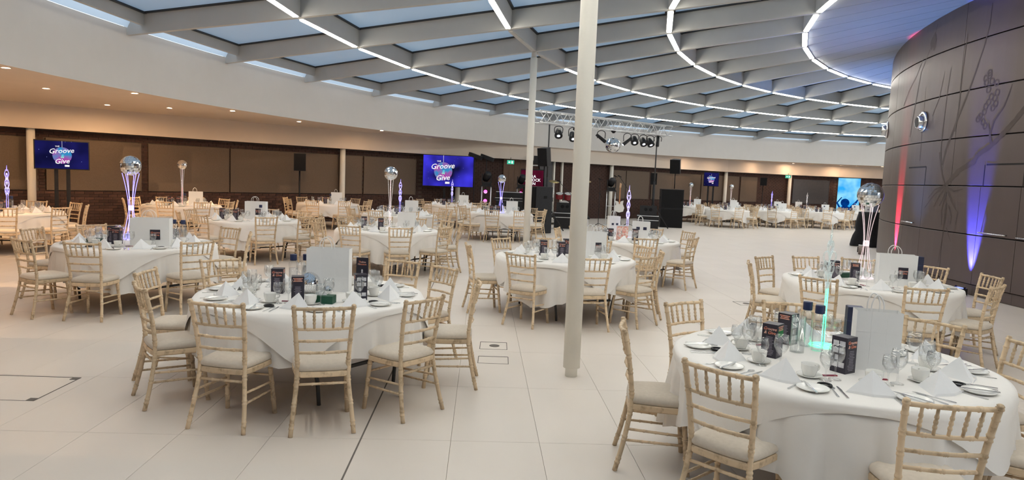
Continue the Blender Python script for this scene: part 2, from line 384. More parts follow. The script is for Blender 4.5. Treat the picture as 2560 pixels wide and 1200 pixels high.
for i, R in enumerate(RINGS):
    p, q = ring_pts(R, 0.055)
    me = beam_box(p, q, 0.11, BD - 0.01).mesh('ring_beam', M_beam)
    for k in list(KR)[:-1]: on_axis(obj('ring_beam', me, ceiling), k)
    p, q = ring_pts(R, 0.14); p.z -= 0.020; q.z -= 0.020
    body = beam_box(p, q, 0.088, 0.019)
    lit = body.mesh('led_tube', M_strip); dim = body.mesh('led_tube', M_backlight)
    ringname = ['outermost', 'second', 'third', 'innermost'][i]
    first = [-4, -3, -4, -3][i]
    for k in range(-7 if i == 0 else -10, 13):
        off = (i == 1 and k in (-2, -1))
        o = on_axis(obj('ceiling_light', dim if off else lit), k)
        if off: tag(o, 'unlit slim light tube %s the far column, second roof ring' % ('left of' if k == -2 else 'right of'), 'ceiling light', 'light tubes of the second roof ring')
        elif first <= k < first + 14: tag(o, 'glowing slim light tube, %s, %s roof ring' % (NTH[k - first], ringname), 'ceiling light', 'light tubes of the %s roof ring' % ringname)
        else: tag(o, 'glowing slim light tube of the %s roof ring, out of the picture' % ringname, 'ceiling light', 'light tubes of the %s roof ring' % ringname)
p, q = ring_pts(26.25, 0.05); p.z += 0.15; q.z += 0.15
me = beam_box(p, q, 0.08, 0.31).mesh('edge_beam', M_beam)
for k in list(KR)[:-1]: on_axis(obj('edge_beam', me, ceiling), k)
edges = [26.25] + RINGS
PT = BD - 0.035
for b in range(4):
    Ro, Ri = edges[b], edges[b + 1]
    cn = [loc_pt(Ro, 0, 0), loc_pt(Ro, 1, 0), loc_pt(Ri, 1, 0), loc_pt(Ri, 0, 0)]
    cz = [zroof(Ro) + PT, zroof(Ro) + PT, zroof(Ri) + PT, zroof(Ri) + PT]
    c = [Vector((v.x, v.y, z)) for v, z in zip(cn, cz)]; mid = sum(c, Vector()) / 4
    m = MB(); m.hexa(c, [v + Vector((0, 0, 0.03)) for v in c]); pane = m.mesh('pane', M_pane)
    fr = MB()
    for a in range(4):
        p_, q_ = c[a], c[(a + 1) % 4]
        t = (q_ - p_).normalized(); n = Vector((-t.y, t.x, 0)); n = n if n.dot(mid - p_) > 0 else -n
        i0 = p_ + n * 0.045; i1 = q_ + n * 0.045; dn = Vector((0, 0, -0.03)); p2 = p_ + dn * 0.03; q2 = q_ + dn * 0.03
        fr.hexa([p_ + dn, q_ + dn, i1 + n * .06 + dn, i0 + n * .06 + dn], [p2, q2, i1 + n * .06, i0 + n * .06])
    frame = fr.mesh('pane_frame', M_gasket)
    for k in list(KR)[:-1]:
        on_axis(obj('pane', pane, ceiling), k); on_axis(obj('pane_frame', frame, ceiling), k)
# boarded inner ring next to the drum
M_board = mat('roof_board', (0.33, 0.36, 0.40), 0.6, noise=(3, (0.31, 0.34, 0.38), 0.3, 0.7))
Ro, Ri = 13.54, 8.5
def zboard(R): return zroof(13.54) + 0.02 + 0.135 * (13.54 - R)
for h in range(2):
    a0, a1 = 0.5 * h + 0.006, 0.5 * h + 0.494
    c = []
    for R, f in ((Ro, a0), (Ro, a1), (Ri, a1), (Ri, a0)):
        p_ = loc_pt(R, 0, 0); q_ = loc_pt(R, 1, 0); v = p_.lerp(q_, f); c.append(Vector((v.x, v.y, zboard(R))))
    m = MB(); m.hexa(c, [v + Vector((0, 0, 0.03)) for v in c]); board = m.mesh('roof_board', M_board)
    for k in list(KR)[:-1]: on_axis(obj('roof_board', board, ceiling), k)
# roof skin over the gaps, so no raw sky shows between boards
m = MB(); N = 60
vs = []
for i in range(N + 1):
    a = 0.7 + (5.0 - 0.7) * i / N
    for R in (13.6, 8.0): vs.append((CX + R * cos(a), CY + R * sin(a), zboard(R) + 0.5))
m.add(vs, [(2 * i, 2 * i + 1, 2 * i + 3, 2 * i + 2) for i in range(N)]); m.build('roof_skin', M_gasket, ceiling)

# ---- curved fascia, soffit, downstand
A0, A1, NA = 0.95, 4.9, 150
def arc_strip(R0, z0, R1, z1, a0=A0, a1=A1, n=NA):
    m = MB(); vs = []
    for i in range(n + 1):
        a = a0 + (a1 - a0) * i / n; vs += [pol(R0, a, z0), pol(R1, a, z1)]
    m.add(vs, [(2 * i, 2 * i + 1, 2 * i + 3, 2 * i + 2) for i in range(n)]); return m
fz = 4.41
f1 = arc_strip(R_FASCIA, Z_SOFFIT, R_FASCIA, fz)
vs = arc_strip(R_FASCIA, fz, R_FASCIA + 0.4, fz); f1.add(vs.v, vs.f)
f1.build('fascia', M_white, ceiling, smooth=False)
# clerestory upstand between fascia and roof edge (cool glass band seen above the fascia)
m = arc_strip(R_FASCIA - 0.02, fz, R_FASCIA - 0.22, fz + 0.32); m.build('clerestory_pane', M_pane, ceiling)
DS = [(0.832 * x, 0.832 * y) for x, y in [(-46, -10), (-32, 4.2), (-15.7, 20.9), (-7.3, 29.5), (-4.2, 32.6), (-0.3, 35.2), (4.0, 38.6), (10.3, 43.2), (14.1, 45.6), (19.2, 47.5), (22.6, 47.9), (30, 47.9), (40, 44)]]
def ray_poly(a, poly):
    d = Vector((cos(a), sin(a)))
    for i in range(len(poly) - 1):
        p = Vector(poly[i]) - Vector((CX, CY)); q = Vector(poly[i + 1]) - Vector((CX, CY)); e = q - p
        den = d.x * (-e.y) + d.y * e.x
        if abs(den) < 1e-9: continue
        t = (p.x * (-e.y) + p.y * e.x) / den; s = (d.x * p.y - d.y * p.x) / den
        if t > 0 and -1e-6 <= s <= 1 + 1e-6: return t
    return None
m = MB(); vs = []
for i in range(NA + 1):
    a = A0 + (A1 - A0) * i / NA; t = ray_poly(a, DS); R = (t if t else 38.3) + 0.02
    R = min(R, 38.3); vs += [pol(R_FASCIA, a, Z_SOFFIT), pol(max(R, R_FASCIA + .01), a, Z_SOFFIT)]
m.add(vs, [(2 * i, 2 * i + 1, 2 * i + 3, 2 * i + 2) for i in range(NA)]); m.build('soffit', M_soffit, ceiling)
# thin shadow lip at the fascia foot
arc_strip(R_FASCIA - 0.004, Z_SOFFIT - 0.03, R_FASCIA - 0.004, Z_SOFFIT + 0.01).build('fascia_lip', M_white, ceiling)
m = MB()
def offset(poly, d):
    out = []
    for i in range(len(poly)):
        a = Vector(poly[max(i - 1, 0)]); b = Vector(poly[min(i + 1, len(poly) - 1)]); t = (b - a).normalized(); out.append((poly[i][0] - t.y * d, poly[i][1] + t.x * d))
    return out
DSB = offset(DS, 0.18); WL = offset(DS, 0.45)
for i in range(len(DS) - 1):
    a, b, c, d = DS[i], DS[i + 1], DSB[i + 1], DSB[i]
    m.hexa([(*a, Z_DOWN), (*b, Z_DOWN), (*c, Z_DOWN), (*d, Z_DOWN)], [(*a, Z_SOFFIT), (*b, Z_SOFFIT), (*c, Z_SOFFIT), (*d, Z_SOFFIT)])
m.build('downstand', M_soffit, ceiling)
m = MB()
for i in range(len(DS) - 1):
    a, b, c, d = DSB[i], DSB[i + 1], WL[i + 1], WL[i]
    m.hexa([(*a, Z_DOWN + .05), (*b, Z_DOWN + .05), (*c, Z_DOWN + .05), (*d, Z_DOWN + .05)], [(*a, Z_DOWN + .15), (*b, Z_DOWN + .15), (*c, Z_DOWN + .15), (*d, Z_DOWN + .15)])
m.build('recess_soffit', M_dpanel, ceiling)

# ================================================================ BRICK WALLS
def wall_mesh(name, poly):
    m = MB(); off = offset(poly, 0.3)
    for i in range(len(poly) - 1):
        a, b, c, d = poly[i], poly[i + 1], off[i + 1], off[i]
        m.hexa([(*a, 0), (*b, 0), (*c, 0), (*d, 0)], [(*a, 3.6), (*b, 3.6), (*c, 3.6), (*d, 3.6)])
    return struct(m.build(name, M_brickbase))
wall_left = wall_mesh('wall_left', WL[:6])
wall_back = wall_mesh('wall_back', WL[5:])
m = MB(); N = 30
for i in range(N):
    a0 = 3.25 + 1.6 * i / N; a1 = 3.25 + 1.6 * (i + 1) / N
    m.hexa([pol(37, a0, 0), pol(37, a1, 0), pol(37.3, a1, 0), pol(37.3, a0, 0)], [pol(37, a0, 3.3), pol(37, a1, 3.3), pol(37.3, a1, 3.3), pol(37.3, a0, 3.3)])
struct(m.build('wall_front', M_panel))
def seg(i):                                     # frame of wall segment i: origin, unit tangent, inward normal, length
    a, b = Vector(WL[i]), Vector(WL[i + 1]); t = (b - a); L = t.length; t.normalize(); return a, t, Vector((t.y, -t.x)), L
PANELS = {2: [(-6.0, 1.05), (1.30, 4.13), (4.36, 7.24), (7.29, 12.02)], 3: [(0.02, 1.18), (1.26, 4.14)],
          6: [(2.42, 3.64), (3.70, 5.68), (5.89, 7.82)], 7: [(0.0, 2.54), (2.62, 4.64)], 8: [(0.0, 1.40), (1.54, 2.91)], 9: [(0.4, 3.1)]}
PANELS = {k: [(a * 0.832, b * 0.832) for a, b in v] for k, v in PANELS.items()}
PZ0, PZ1 = 0.985, 2.375
for si, L in PANELS.items():
    a, t, n, ln = seg(si)
    for s0, s1 in L:
        m = MB(); w = s1 - s0
        m.box((0, 0, 0), (w, 0.05, PZ1 - PZ0))
        for e in (-1, 1): m.box((e * (w / 2 - .012), -0.004, 0), (0.024, 0.055, PZ1 - PZ0 + .01))
        c = a + t * ((s0 + s1) / 2) + n * 0.035
        m.build('wall_panel', M_dpanel if si == 9 else M_panel, wall_left if si < 5 else wall_back, loc=(c.x, c.y, (PZ0 + PZ1) / 2), rz=atan2(t.y, t.x))
def covered(si, s, z):
    if PZ0 - 0.02 < z < PZ1 + 0.02:
        for s0, s1 in PANELS.get(si, []):
            if s0 + .05 < s < s1 - .05: return True
    return False
bm_ = MB(); bm_.box((0, 0, 0), (0.222, 0.024, 0.068)); BRICK = bm_.mesh('brick', M_brick)
single = 0
stuffs = {0: MB(), 1: MB()}
for si in range(1, 11):
    a, t, n, ln = seg(si); ang = atan2(t.y, t.x)
    row = 0; z = 0.04
    while z < 2.60:
        s = (0.1125 if row % 2 else 0.0) + 0.1
        if si == 1: s = ln - 8 + (0.1125 if row % 2 else 0.0)
        while s < ln:
            if not covered(si, s, z):
                c = a + t * s + n * 0.008
                if si == 2 and 0.42 < z < 0.99 and single < 300 and s < 9.9:
                    obj('brick', BRICK, wall_left, (c.x, c.y, z), ang); single += 1
                else: stuffs[0 if si < 5 else 1].box((c.x, c.y, z), (0.222, 0.024, 0.068), ang)
            s += 0.235
        z += 0.080; row += 1
o = stuffs[0].build('brickwork', M_brick, wall_left); o['kind'] = 'stuff'
o = stuffs[1].build('brickwork', M_brick, wall_back); o['kind'] = 'stuff'
def wall_box(si, s, z, w, h, d, mt, name, parent, fwd=0.0):
    a, t, n, ln = seg(si); c = a + t * s + n * (d / 2 + fwd)
    m = MB(); m.box((0, 0, 0), (w, d, h)); return m.build(name, mt, parent, loc=(c.x, c.y, z), rz=atan2(t.y, t.x))
# timber lobby behind the stage
for q in range(5):
    wall_box(5, 0.12 + q * 0.30, 1.30, 0.29, 2.60, 0.06, M_timber, 'timber_board', wall_back, 0.02)
wall_box(5, 2.4, 1.30, 0.75, 2.60, 0.05, M_dpanel, 'lobby_door_leaf', wall_back, 0.02)
for q in (2.87, 3.37): wall_box(5, q, 1.30, 0.08, 2.60, 0.1, M_col, 'door_post', wall_back, 0.02)

# ================================================================ THE DRUM (bronze-clad curved wall)
drum = MB(); N = 120
vs = []
for i in range(N + 1):
    a = 2.2 + 1.9 * i / N
    vs += [dpol(R_DRUM - 0.05, a, 0.0), dpol(R_DRUM - 0.05, a, 6.3)]
drum.add(vs, [(2 * i, 2 * i + 1, 2 * i + 3, 2 * i + 2) for i in range(N)])
drum = struct(drum.build('wall_right', M_bronzedark, smooth=False))
def curved_panel(a0, a1, z0, z1, proud=0.0, g=0.010):
    m = MB(); n = max(2, int((a1 - a0) / 0.02)); ga = 0.5 * g / R_DRUM; vs = []
    for i in range(n + 1):
        a = a0 + ga + (a1 - a0 - 2 * ga) * i / n
        R = R_DRUM + proud
        vs += [dpol(R - 0.04, a, z0 + g), dpol(R - 0.005, a, z0 + g), dpol(R, a, z0 + g + .006), dpol(R, a, z1 - g - .006), dpol(R - 0.005, a, z1 - g), dpol(R - 0.04, a, z1 - g)]
    fs = [(6 * i + q, 6 * i + q + 1, 6 * i + q + 7, 6 * i + q + 6) for i in range(n) for q in range(5)]
    fs += [tuple(range(6)), tuple(6 * n + q for q in reversed(range(6)))]
    m.add(vs, fs); return m
rows = [0.20, 1.115, 2.015, 2.925, 3.815, 4.72, 5.62]
hi = [2.25, 2.55, 2.80, 3.062, 3.32, 3.58, 3.84]
lo = [2.25, 2.50, 2.70, 2.912, 2.984, 3.054, 3.128, 3.197, 3.27, 3.36, 3.58, 3.84]
for ri in range(6):
    cols = lo if ri < 2 else hi
    for c in range(len(cols) - 1):
        curved_panel(cols[c], cols[c + 1], rows[ri], rows[ri + 1]).build('bronze_panel', M_bronze, drum)
for c in range(len(hi) - 1): curved_panel(hi[c], hi[c + 1], 5.62, 6.3).build('top_panel', M_bronze, drum)
for c in range(len(lo) - 1): curved_panel(lo[c], lo[c + 1], 0.0, 0.20, -0.035, 0.004).build('plinth_panel', M_bronzedark if c < 3 else M_bronze, drum)
def on_drum(a, z, pr=0.0): return dpol(R_DRUM + pr, a, z)
def drum_box(a, z, w, h, d, mt, name, parent, pr=0.0):
    m = MB(); m.box((0, 0, 0), (d, w, h)); c = on_drum(a, z, pr + d / 2); return m.build(name, mt, parent, loc=c, rz=a)
for a0, a1 in ((2.918, 2.986), (3.135, 3.197), (3.201, 3.268)):
    n = max(2, int((a1 - a0) / 0.02)); m = MB(); vs = []
    for i in range(n + 1):
        a = a0 + (a1 - a0) * i / n; vs += [dpol(R_DRUM + .003, a, 2.385), dpol(R_DRUM + .003, a, 2.415)]
    m.add(vs, [(2 * i, 2 * i + 1, 2 * i + 3, 2 * i + 2) for i in range(n)]); m.build('door_head_slot', M_bronzedark, drum)
for a, z0, z1 in ((2.986, 2.015, 2.40), (3.132, 2.015, 2.40), (3.199, 2.015, 2.40)):
    drum_box(a, (z0 + z1) / 2, 0.016, z1 - z0, 0.004, M_bronzedark, 'door_edge_joint', drum)
for a0, a1, z in ((2.917, 2.960, 1.20), (3.137, 3.182, 1.172), (3.2015, 3.245, 1.155)):
    m = MB(); m.tube([on_drum(a0, z, .0), on_drum(a0, z, .05), on_drum((a0 + a1) / 2, z, .052), on_drum(a1, z, .05), on_drum(a1, z, .0)], 0.013, 8)
    m.build('door_handle', M_steel, drum, smooth=True)
# round air nozzles
def nozzle(a, z, sc=1.0):
    h = MB(); h.lathe([(0.10, 0.0), (0.215, 0.0), (0.225, 0.02), (0.20, 0.05), (0.15, 0.045), (0.13, 0.03)], 28)
    o = h.build('air_nozzle', M_steel, drum, smooth=True, loc=on_drum(a, z, 0.0)); o.rotation_euler = (0, pi / 2, a); o.scale = (sc, sc, sc)
    m = MB(); m.lathe([(0.14, 0.0), (0.15, 0.06), (0.13, 0.13), (0.11, 0.15), (0.10, 0.13), (0.095, 0.02)], 28, (0.02, 0.03, 0.0))
    q = m.build('nozzle_cup', M_steel, o, smooth=True); m = MB(); m.lathe([(0.001, 0.146), (0.104, 0.146), (0.104, 0.02)], 24, (0.02, 0.03, 0.0)); m.build('nozzle_throat_shade', M_black, o)  # black disc across the mouth, painted shade of the hollow inside
nozzle(2.9613, 3.37); nozzle(2.706, 3.47)
# etched branches on the cladding
BR = [([(3.1149, 2.575), (3.1399, 2.737), (3.1577, 2.92), (3.1761, 3.14), (3.1899, 3.333), (3.202, 3.498), (3.225, 3.9)], 0.1), ([(3.1399, 2.737), (3.1352, 2.939), (3.1304, 3.143)], 0.07), ([(3.1352, 2.939), (3.1403, 3.181), (3.1551, 3.406), (3.1621, 3.634), (3.1653, 3.771)], 0.05), ([(3.0296, 2.505), (3.0269, 2.702), (3.0262, 3.038), (3.028, 3.481), (3.0298, 3.92), (3.0335, 4.351)], 0.045), ([(3.0347, 2.419), (3.0417, 2.749), (3.0554, 3.093), (3.0655, 3.376), (3.083, 3.797), (3.0963, 4.208), (3.1066, 4.562), (3.1136, 4.915), (3.1146, 5.306)], 0.075), ([(3.0593, 3.062), (3.0635, 3.539), (3.0636, 4.071), (3.0661, 4.67), (3.0681, 4.9)], 0.05), ([(2.9906, 3.447), (3.0075, 3.792), (3.0167, 4.306)], 0.035), ([(2.9086, 3.089), (2.9205, 3.817), (2.9328, 4.461), (2.9627, 4.92), (2.9737, 5.149), (2.9798, 5.359)], 0.05), ([(2.9607, 2.533), (2.9587, 3.133), (2.9581, 4.112)], 0.035), ([(2.857, 3.853), (2.8792, 4.136), (2.9149, 4.439), (2.9386, 4.777)], 0.05), ([(3.0248, 2.686), (3.0299, 2.459), (3.0369, 2.234), (3.0493, 2.012)], 0.08), ([(3.0618, 2.15), (3.08, 2.309), (3.1088, 2.459), (3.1149, 2.575)], 0.12), ([(3.0493, 2.012), (3.0618, 2.15)], 0.1), ([(3.0474, 2.011), (3.0203, 1.837), (2.9938, 1.537)], 0.06), ([(3.0474, 2.011), (3.0191, 1.923), (3.0021, 1.745)], 0.05), ([(3.0496, 1.984), (3.0332, 1.785), (3.0218, 1.581)], 0.05), ([(3.05, 1.957), (3.0451, 1.761), (3.0376, 1.603)], 0.05), ([(3.0514, 1.984), (3.0714, 1.662), (3.0848, 1.509), (3.0829, 1.265)], 0.06), ([(3.0514, 1.984), (3.0717, 1.906), (3.0922, 1.951)], 0.05), ([(3.0514, 1.846), (3.0446, 1.509), (3.0483, 1.232)], 0.05), ([(3.0496, 1.984), (3.0568, 1.572), (3.0563, 1.184), (3.0522, 0.789), (3.0488, 0.474)], 0.04), ([(3.0617, 1.19), (3.0753, 0.931)], 0.03), ([(3.0614, 1.63), (3.071, 1.417), (3.0696, 1.252)], 0.04)]
RG = [(3.116, 3.964), (3.1237, 3.998), (3.1182, 3.885), (3.1288, 3.889), (3.1382, 3.846), (3.1238, 3.75), (3.1406, 3.671), (3.1305, 3.614), (3.1262, 3.522), (3.1396, 3.477), (3.1216, 3.454), (3.1353, 3.41), (3.1125, 3.29), (3.1192, 3.181), (3.1231, 4.049), (3.1373, 3.579), (3.12, 3.356), (3.1088, 3.244), (3.1242, 3.1)]
rng = random.Random(3)
def ribbon(pts, w, taper=True):
    fine = []
    for i in range(len(pts) - 1):
        for q in range(5): fine.append((pts[i][0] + (pts[i + 1][0] - pts[i][0]) * q / 5, pts[i][1] + (pts[i + 1][1] - pts[i][1]) * q / 5))
    fine.append(pts[-1]); n = len(fine); vs = []
    for i, (a, z) in enumerate(fine):
        b = fine[min(i + 1, n - 1)]; c = fine[max(i - 1, 0)]; d = Vector(((b[0] - c[0]) * R_DRUM, b[1] - c[1])); d.normalize()
        ww = w / 2 * (1 - (0.75 * i / n if taper else 0)) * rng.uniform(0.75, 1.15)
        nx, nz = -d.y * ww / R_DRUM, d.x * ww
        vs += [dpol(R_DRUM + .0025, a + nx, z + nz), dpol(R_DRUM + .0025, a - nx, z - nz)]
    m = MB(); m.add(vs, [(2 * i, 2 * i + 1, 2 * i + 3, 2 * i + 2) for i in range(n - 1)]); return m
for pts, w in BR: ribbon(pts, w, w < 0.095).build('etched_branch', M_etch, drum)
for a, z in RG:
    m = MB(); vs = []; r = 0.068
    for i in range(16):
        an = 2 * pi * i / 16
        for rr in (r, r * 0.55): vs.append(dpol(R_DRUM + .003, a + rr * cos(an) / R_DRUM, z + rr * sin(an)))
    m.add(vs, [(2 * i, 2 * i + 1, (2 * i + 3) % 32, (2 * i + 2) % 32) for i in range(16)]); m.build('etched_berry', M_etch, drum)
for a, z in ((2.966, 5.0), (2.972, 5.07), (2.975, 4.96)):
    m = MB(); vs = [dpol(R_DRUM + .003, a + .005 * cos(q * pi / 5) * (1 + .3 * (q % 2)), z + .11 * sin(q * pi / 5) * (1 + .2 * (q % 3))) for q in range(10)]
    m.add(vs, [tuple(range(10))]); m.build('etched_leaf', M_etch, drum)

# ================================================================ COLUMNS
def column(x, y, r, ztop, label, base=0.0, lean=0):
    t = empty('column', (x, y, 0)); m = MB()
    m.lathe([(r, base), (r, ztop)], 28); m.build('shaft', M_col, t, smooth=True)
    if base:
        m = MB(); m.lathe([(r * 0.72, 0.0), (r * 0.72, base), (r * 0.80, base + .005)], 24); m.build('foot_sleeve', M_col, t, smooth=True)
    if base:
        m = MB(); m.lathe([(r * 0.75, ztop), (r * 0.75, ztop + 0.2)], 16); m.build('head_block', M_beam, t, smooth=True)
    tag(t, label, 'column', 'white round columns')
column(0.605, 6.28, 0.079, 5.1, 'tall white round column in the centre foreground, nearest the camera', base=0.085)
p = pol(RINGS[1], bang(RINGS[1], -1)); column(p[0], p[1], 0.079, zroof(RINGS[1]) - 0.14, 'slim white column behind, reaching the unlit part of the roof ring', base=0.06)
for x, y, lb in ((-15.04, 21.62, 'cream column at far left, half hidden by a television'), (-7.25, 29.6, 'cream column by the brick wall right of the wall loudspeaker'),
                 (-2.62, 33.75, 'short cream column visible below the big stage screen'), (5.76, 39.95, 'cream column behind the stage between beige wall panels'),
                 (14.15, 45.7, 'cream column in the far hall beside the small television'), (19.12, 47.5, 'cream column in the far hall left of the dark panel')):
    d_ = Vector((x - CX, y - CY)).normalized() * 0.22; column(0.832 * x + d_.x, 0.832 * y + d_.y, 0.098, Z_DOWN + 0.05, lb)

# ================================================================ DOWNLIGHTS IN THE SOFFIT
DL = [(-9.6, 13.3), (-11.5, 16.9), (-9.5, 17.2), (-12.5, 21.1), (-10.7, 21.3), (-8.8, 21.4), (-7.9, 25.1), (-5.3, 28.3), (-13.6, 14.0), (-12.5, 10.0), (-10.6, 8.0), (-15.5, 18.0), 
      (11.5, 41.6), (13.4, 43.6), (16.1, 45.6), (17.2, 44.3), (18.8, 46.6), (19.9, 46.2), (18.4, 43.3), (22.2, 47.0), (20.8, 44.9), (23.1, 46.6), (21.9, 44.6), (24.6, 46.2), (-13.5, 5.0), (-10.0, 1.0)]
dlm = MB(); dlm.lathe([(0.001, 0.0), (0.048, 0.0)], 16); LAMP = dlm.mesh('lamp', M_down); LAMP_DIM = dlm.mesh('lamp', mat('downlight_lamp_dim', (0.9, 0.8, 0.6), 0.5, emit=(1.0, 0.68, 0.42), es=DOWN_POWER * 0.3))
dlr = MB(); dlr.lathe([(0.055, 0.004), (0.062, -0.008), (0.082, -0.006), (0.085, 0.004)], 20, caps=False); RIM = dlr.mesh('rim', M_white)
def seen_px(x, y): return y > 7 and -0.80 < x / y < 0.62
cnt = {True: 0, False: 0}
for x, y in sorted([(0.832 * x, 0.832 * y) for x, y in DL], key=lambda p: p[0] / max(p[1], .1)):
    rr = sqrt((x - CX) ** 2 + (y - CY) ** 2); kx = max(1.0, 27.0 / rr); x, y = CX + (x - CX) * kx, CY + (y - CY) * kx
    t = empty('downlight', (x, y, Z_SOFFIT))
    o = obj('lamp', LAMP if x < 6 else LAMP_DIM, t, (0, 0, -0.004)); o.rotation_euler = (pi, 0, 0)
    obj('rim', RIM, t)
    left = x < 6
    if seen_px(x, y):
        tag(t, 'small warm recessed downlight, %s, in the %s soffit' % (NTH[cnt[left]], 'near left' if left else 'far right'), 'downlight', 'recessed downlights'); cnt[left] += 1
    else: tag(t, 'small warm recessed downlight left of the picture', 'downlight', 'recessed downlights')
# ================================================================ CHAIRS
def bez(pts, n):
    """Catmull-Rom through pts"""
    P = [Vector(p) for p in pts]; P = [P[0] * 2 - P[1]] + P + [P[-1] * 2 - P[-2]]; out = []
    for i in range(1, len(P) - 2):
        for q in range(n):
            t = q / n; a, b, c, d = P[i - 1], P[i], P[i + 1], P[i + 2]
            out.append(0.5 * ((2 * b) + (c - a) * t + (2 * a - 5 * b + 4 * c - d) * t * t + (-a + 3 * b - 3 * c + d) * t ** 3))
    out.append(P[-2]); return out
def bamboo(path, r, rings, n=8, bump=1.22, h=0.006, ends=None):
    """tube along a path with raised bamboo rings at given fractions"""
    P = [Vector(p) for p in path]; L = [0.0]
    for i in range(1, len(P)): L.append(L[-1] + (P[i] - P[i - 1]).length)
    T = L[-1]
    def at(s):
        s = min(max(s, 0), T)
        for i in range(1, len(P)):
            if s <= L[i] + 1e-9: return P[i - 1].lerp(P[i], (s - L[i - 1]) / max(L[i] - L[i - 1], 1e-9))
        return P[-1]
    st = [(l, r) for l in L]
    for f in rings:
        s = f * T
        st += [(s - h * 1.3, r), (s - h * .5, r * bump), (s + h * .5, r * bump), (s + h * 1.3, r)]
    if ends: st += ends(T, r)
    st = sorted(x for x in st if -1e-6 <= x[0] <= T + 1e-6)
    st2 = []
    for s_, r_ in st:
        if st2 and s_ - st2[-1][0] < 0.0012: continue
        st2.append((s_, r_))
    m = MB(); m.tube([at(s_) for s_, _ in st2], [q for _, q in st2], n); return m
def join(*ms):
    r = MB()
    for m in ms: r.add(m.v, m.f)
    return r
def post_path(sx):
    return bez([(sx * .212, -.262, 0), (sx * .196, -.222, .16), (sx * .176, -.188, .34), (sx * .170, -.178, .45), (sx * .176, -.188, .58), (sx * .188, -.214, .75), (sx * .199, -.252, .915)], 4)
def pt_on_post(sx, z):
    P = post_path(sx)
    for i in range(1, len(P)):
        if P[i].z >= z: return P[i - 1].lerp(P[i], (z - P[i - 1].z) / (P[i].z - P[i - 1].z))
    return P[-1]
SEAT_PTS = [(v.x, v.y) for v in bez([(-.150, -.195, 0), (0, -.205, 0), (.150, -.195, 0), (.185, -.155, 0), (.205, .02, 0), (.200, .150, 0), (.150, .198, 0), (0, .212, 0), (-.150, .198, 0), (-.200, .150, 0), (-.205, .02, 0), (-.185, -.155, 0), (-.150, -.195, 0)], 3)[:-1]]
def seat_outline(k=1.0): return [(x * k, y * k) for x, y in SEAT_PTS]
def loft(sections):
    """sections: list of (outline, z) with the same count; closed top and bottom"""
    m = MB(); n = len(sections[0][0]); vs = []
    for ol, z in sections: vs += [(x, y, z) for x, y in ol]
    fs = [(i * n + j, i * n + (j + 1) % n, (i + 1) * n + (j + 1) % n, (i + 1) * n + j) for i in range(len(sections) - 1) for j in range(n)]
    fs += [tuple(reversed(range(n))), tuple((len(sections) - 1) * n + j for j in range(n))]
    m.add(vs, fs); return m
CH = {}
def post_mesh(sx):
    def fin(T, r): return [(T - .030, r), (T - .026, r * 1.25), (T - .018, r * 1.25), (T - .014, r * .85), (T - .008, r * 1.15), (T - .001, r * .7)]
    return bamboo(post_path(sx), 0.0155, (.06, .09, .22, .245, .40, .425, .545, .57, .69, .715, .80, .825, .915), 8, 1.2, 0.006, fin)
CH['back_post'] = [(post_mesh(-1), M_wood, True), (post_mesh(1), M_wood, True)]
fl = []
for sx in (-1, 1):
    fl.append((bamboo([(sx * .172, .150, .415), (sx * .180, .165, .25), (sx * .194, .190, 0)], 0.0165, (.12, .15, .42, .45, .72, .75), 8), M_wood, True))
CH['front_leg'] = fl
def rail(z, r=0.0105, dz=0.0):
    a, b = pt_on_post(-1, z), pt_on_post(1, z); mid = (a + b) / 2 + Vector((0, -0.022, dz))
    return bamboo(bez([a, mid, b], 5), r, (.22, .25, .5, .53, .76, .79), 7, 1.25)
CH['top_rail'] = [(rail(.888, .0125), M_wood, True)]
CH['back_rail'] = [(rail(.740), M_wood, True), (rail(.655), M_wood, True), (rail(.570), M_wood, True)]
sp = []
for i in range(5):
    f = (i + 1) / 6; a = pt_on_post(-1, .742).lerp(pt_on_post(1, .742), f); b = pt_on_post(-1, .885).lerp(pt_on_post(1, .885), f)
    bow = Vector((0, -0.021 * sin(pi * f), 0)); sp.append((bamboo([a + bow, b + bow], 0.0085, (.30, .48, .66), 6, 1.35, .007), M_wood, True))
CH['spindle'] = sp
CH['seat_frame'] = [(loft([(seat_outline(.96), .392), (seat_outline(1.0), .400), (seat_outline(1.0), .428), (seat_outline(.97), .434)]), M_wood, False)]
CH['cushion'] = [(loft([(seat_outline(.95), .435), (seat_outline(1.0), .447), (seat_outline(1.005), .462), (seat_outline(.95), .479), (seat_outline(.80), .489), (seat_outline(.45), .495)]), M_cush, True)]
st = []
for sx in (-1, 1):
    st.append((bamboo([pt_on_post(sx, .27), Vector((sx * .180, .165, .25))], .0085, (.3, .5, .7), 6), M_wood, True))
    st.append((bamboo([pt_on_post(sx, .20), Vector((sx * .183, .172, .19))], .0085, (.3, .5, .7), 6), M_wood, True))
st.append((bamboo([pt_on_post(-1, .345), pt_on_post(1, .345)], .0095, (.3, .5, .7), 6), M_wood, True))
st.append((bamboo([Vector((-.178, .160, .30)), Vector((.178, .160, .30))], .0085, (.3, .5, .7), 6), M_wood, True))
CH['stretcher'] = st
CHM = [(nm, m.mesh(nm, mt, sm)) for nm, L in CH.items() for m, mt, sm in L]
fr = join(*[m for nm, L in CH.items() if nm != 'cushion' for m, _, _ in L])
FAR_FRAME = fr.mesh('frame', M_wood, True)
FAR_CUSH = [me for nm, me in CHM if nm == 'cushion'][0]
def chair(x, y, face, detail=True):
    t = empty('banquet_chair', (x, y, 0), face)
    if detail:
        for nm, me in CHM: obj(nm, me, t)
    else:
        obj('frame', FAR_FRAME, t); obj('cushion', FAR_CUSH, t)
    return t

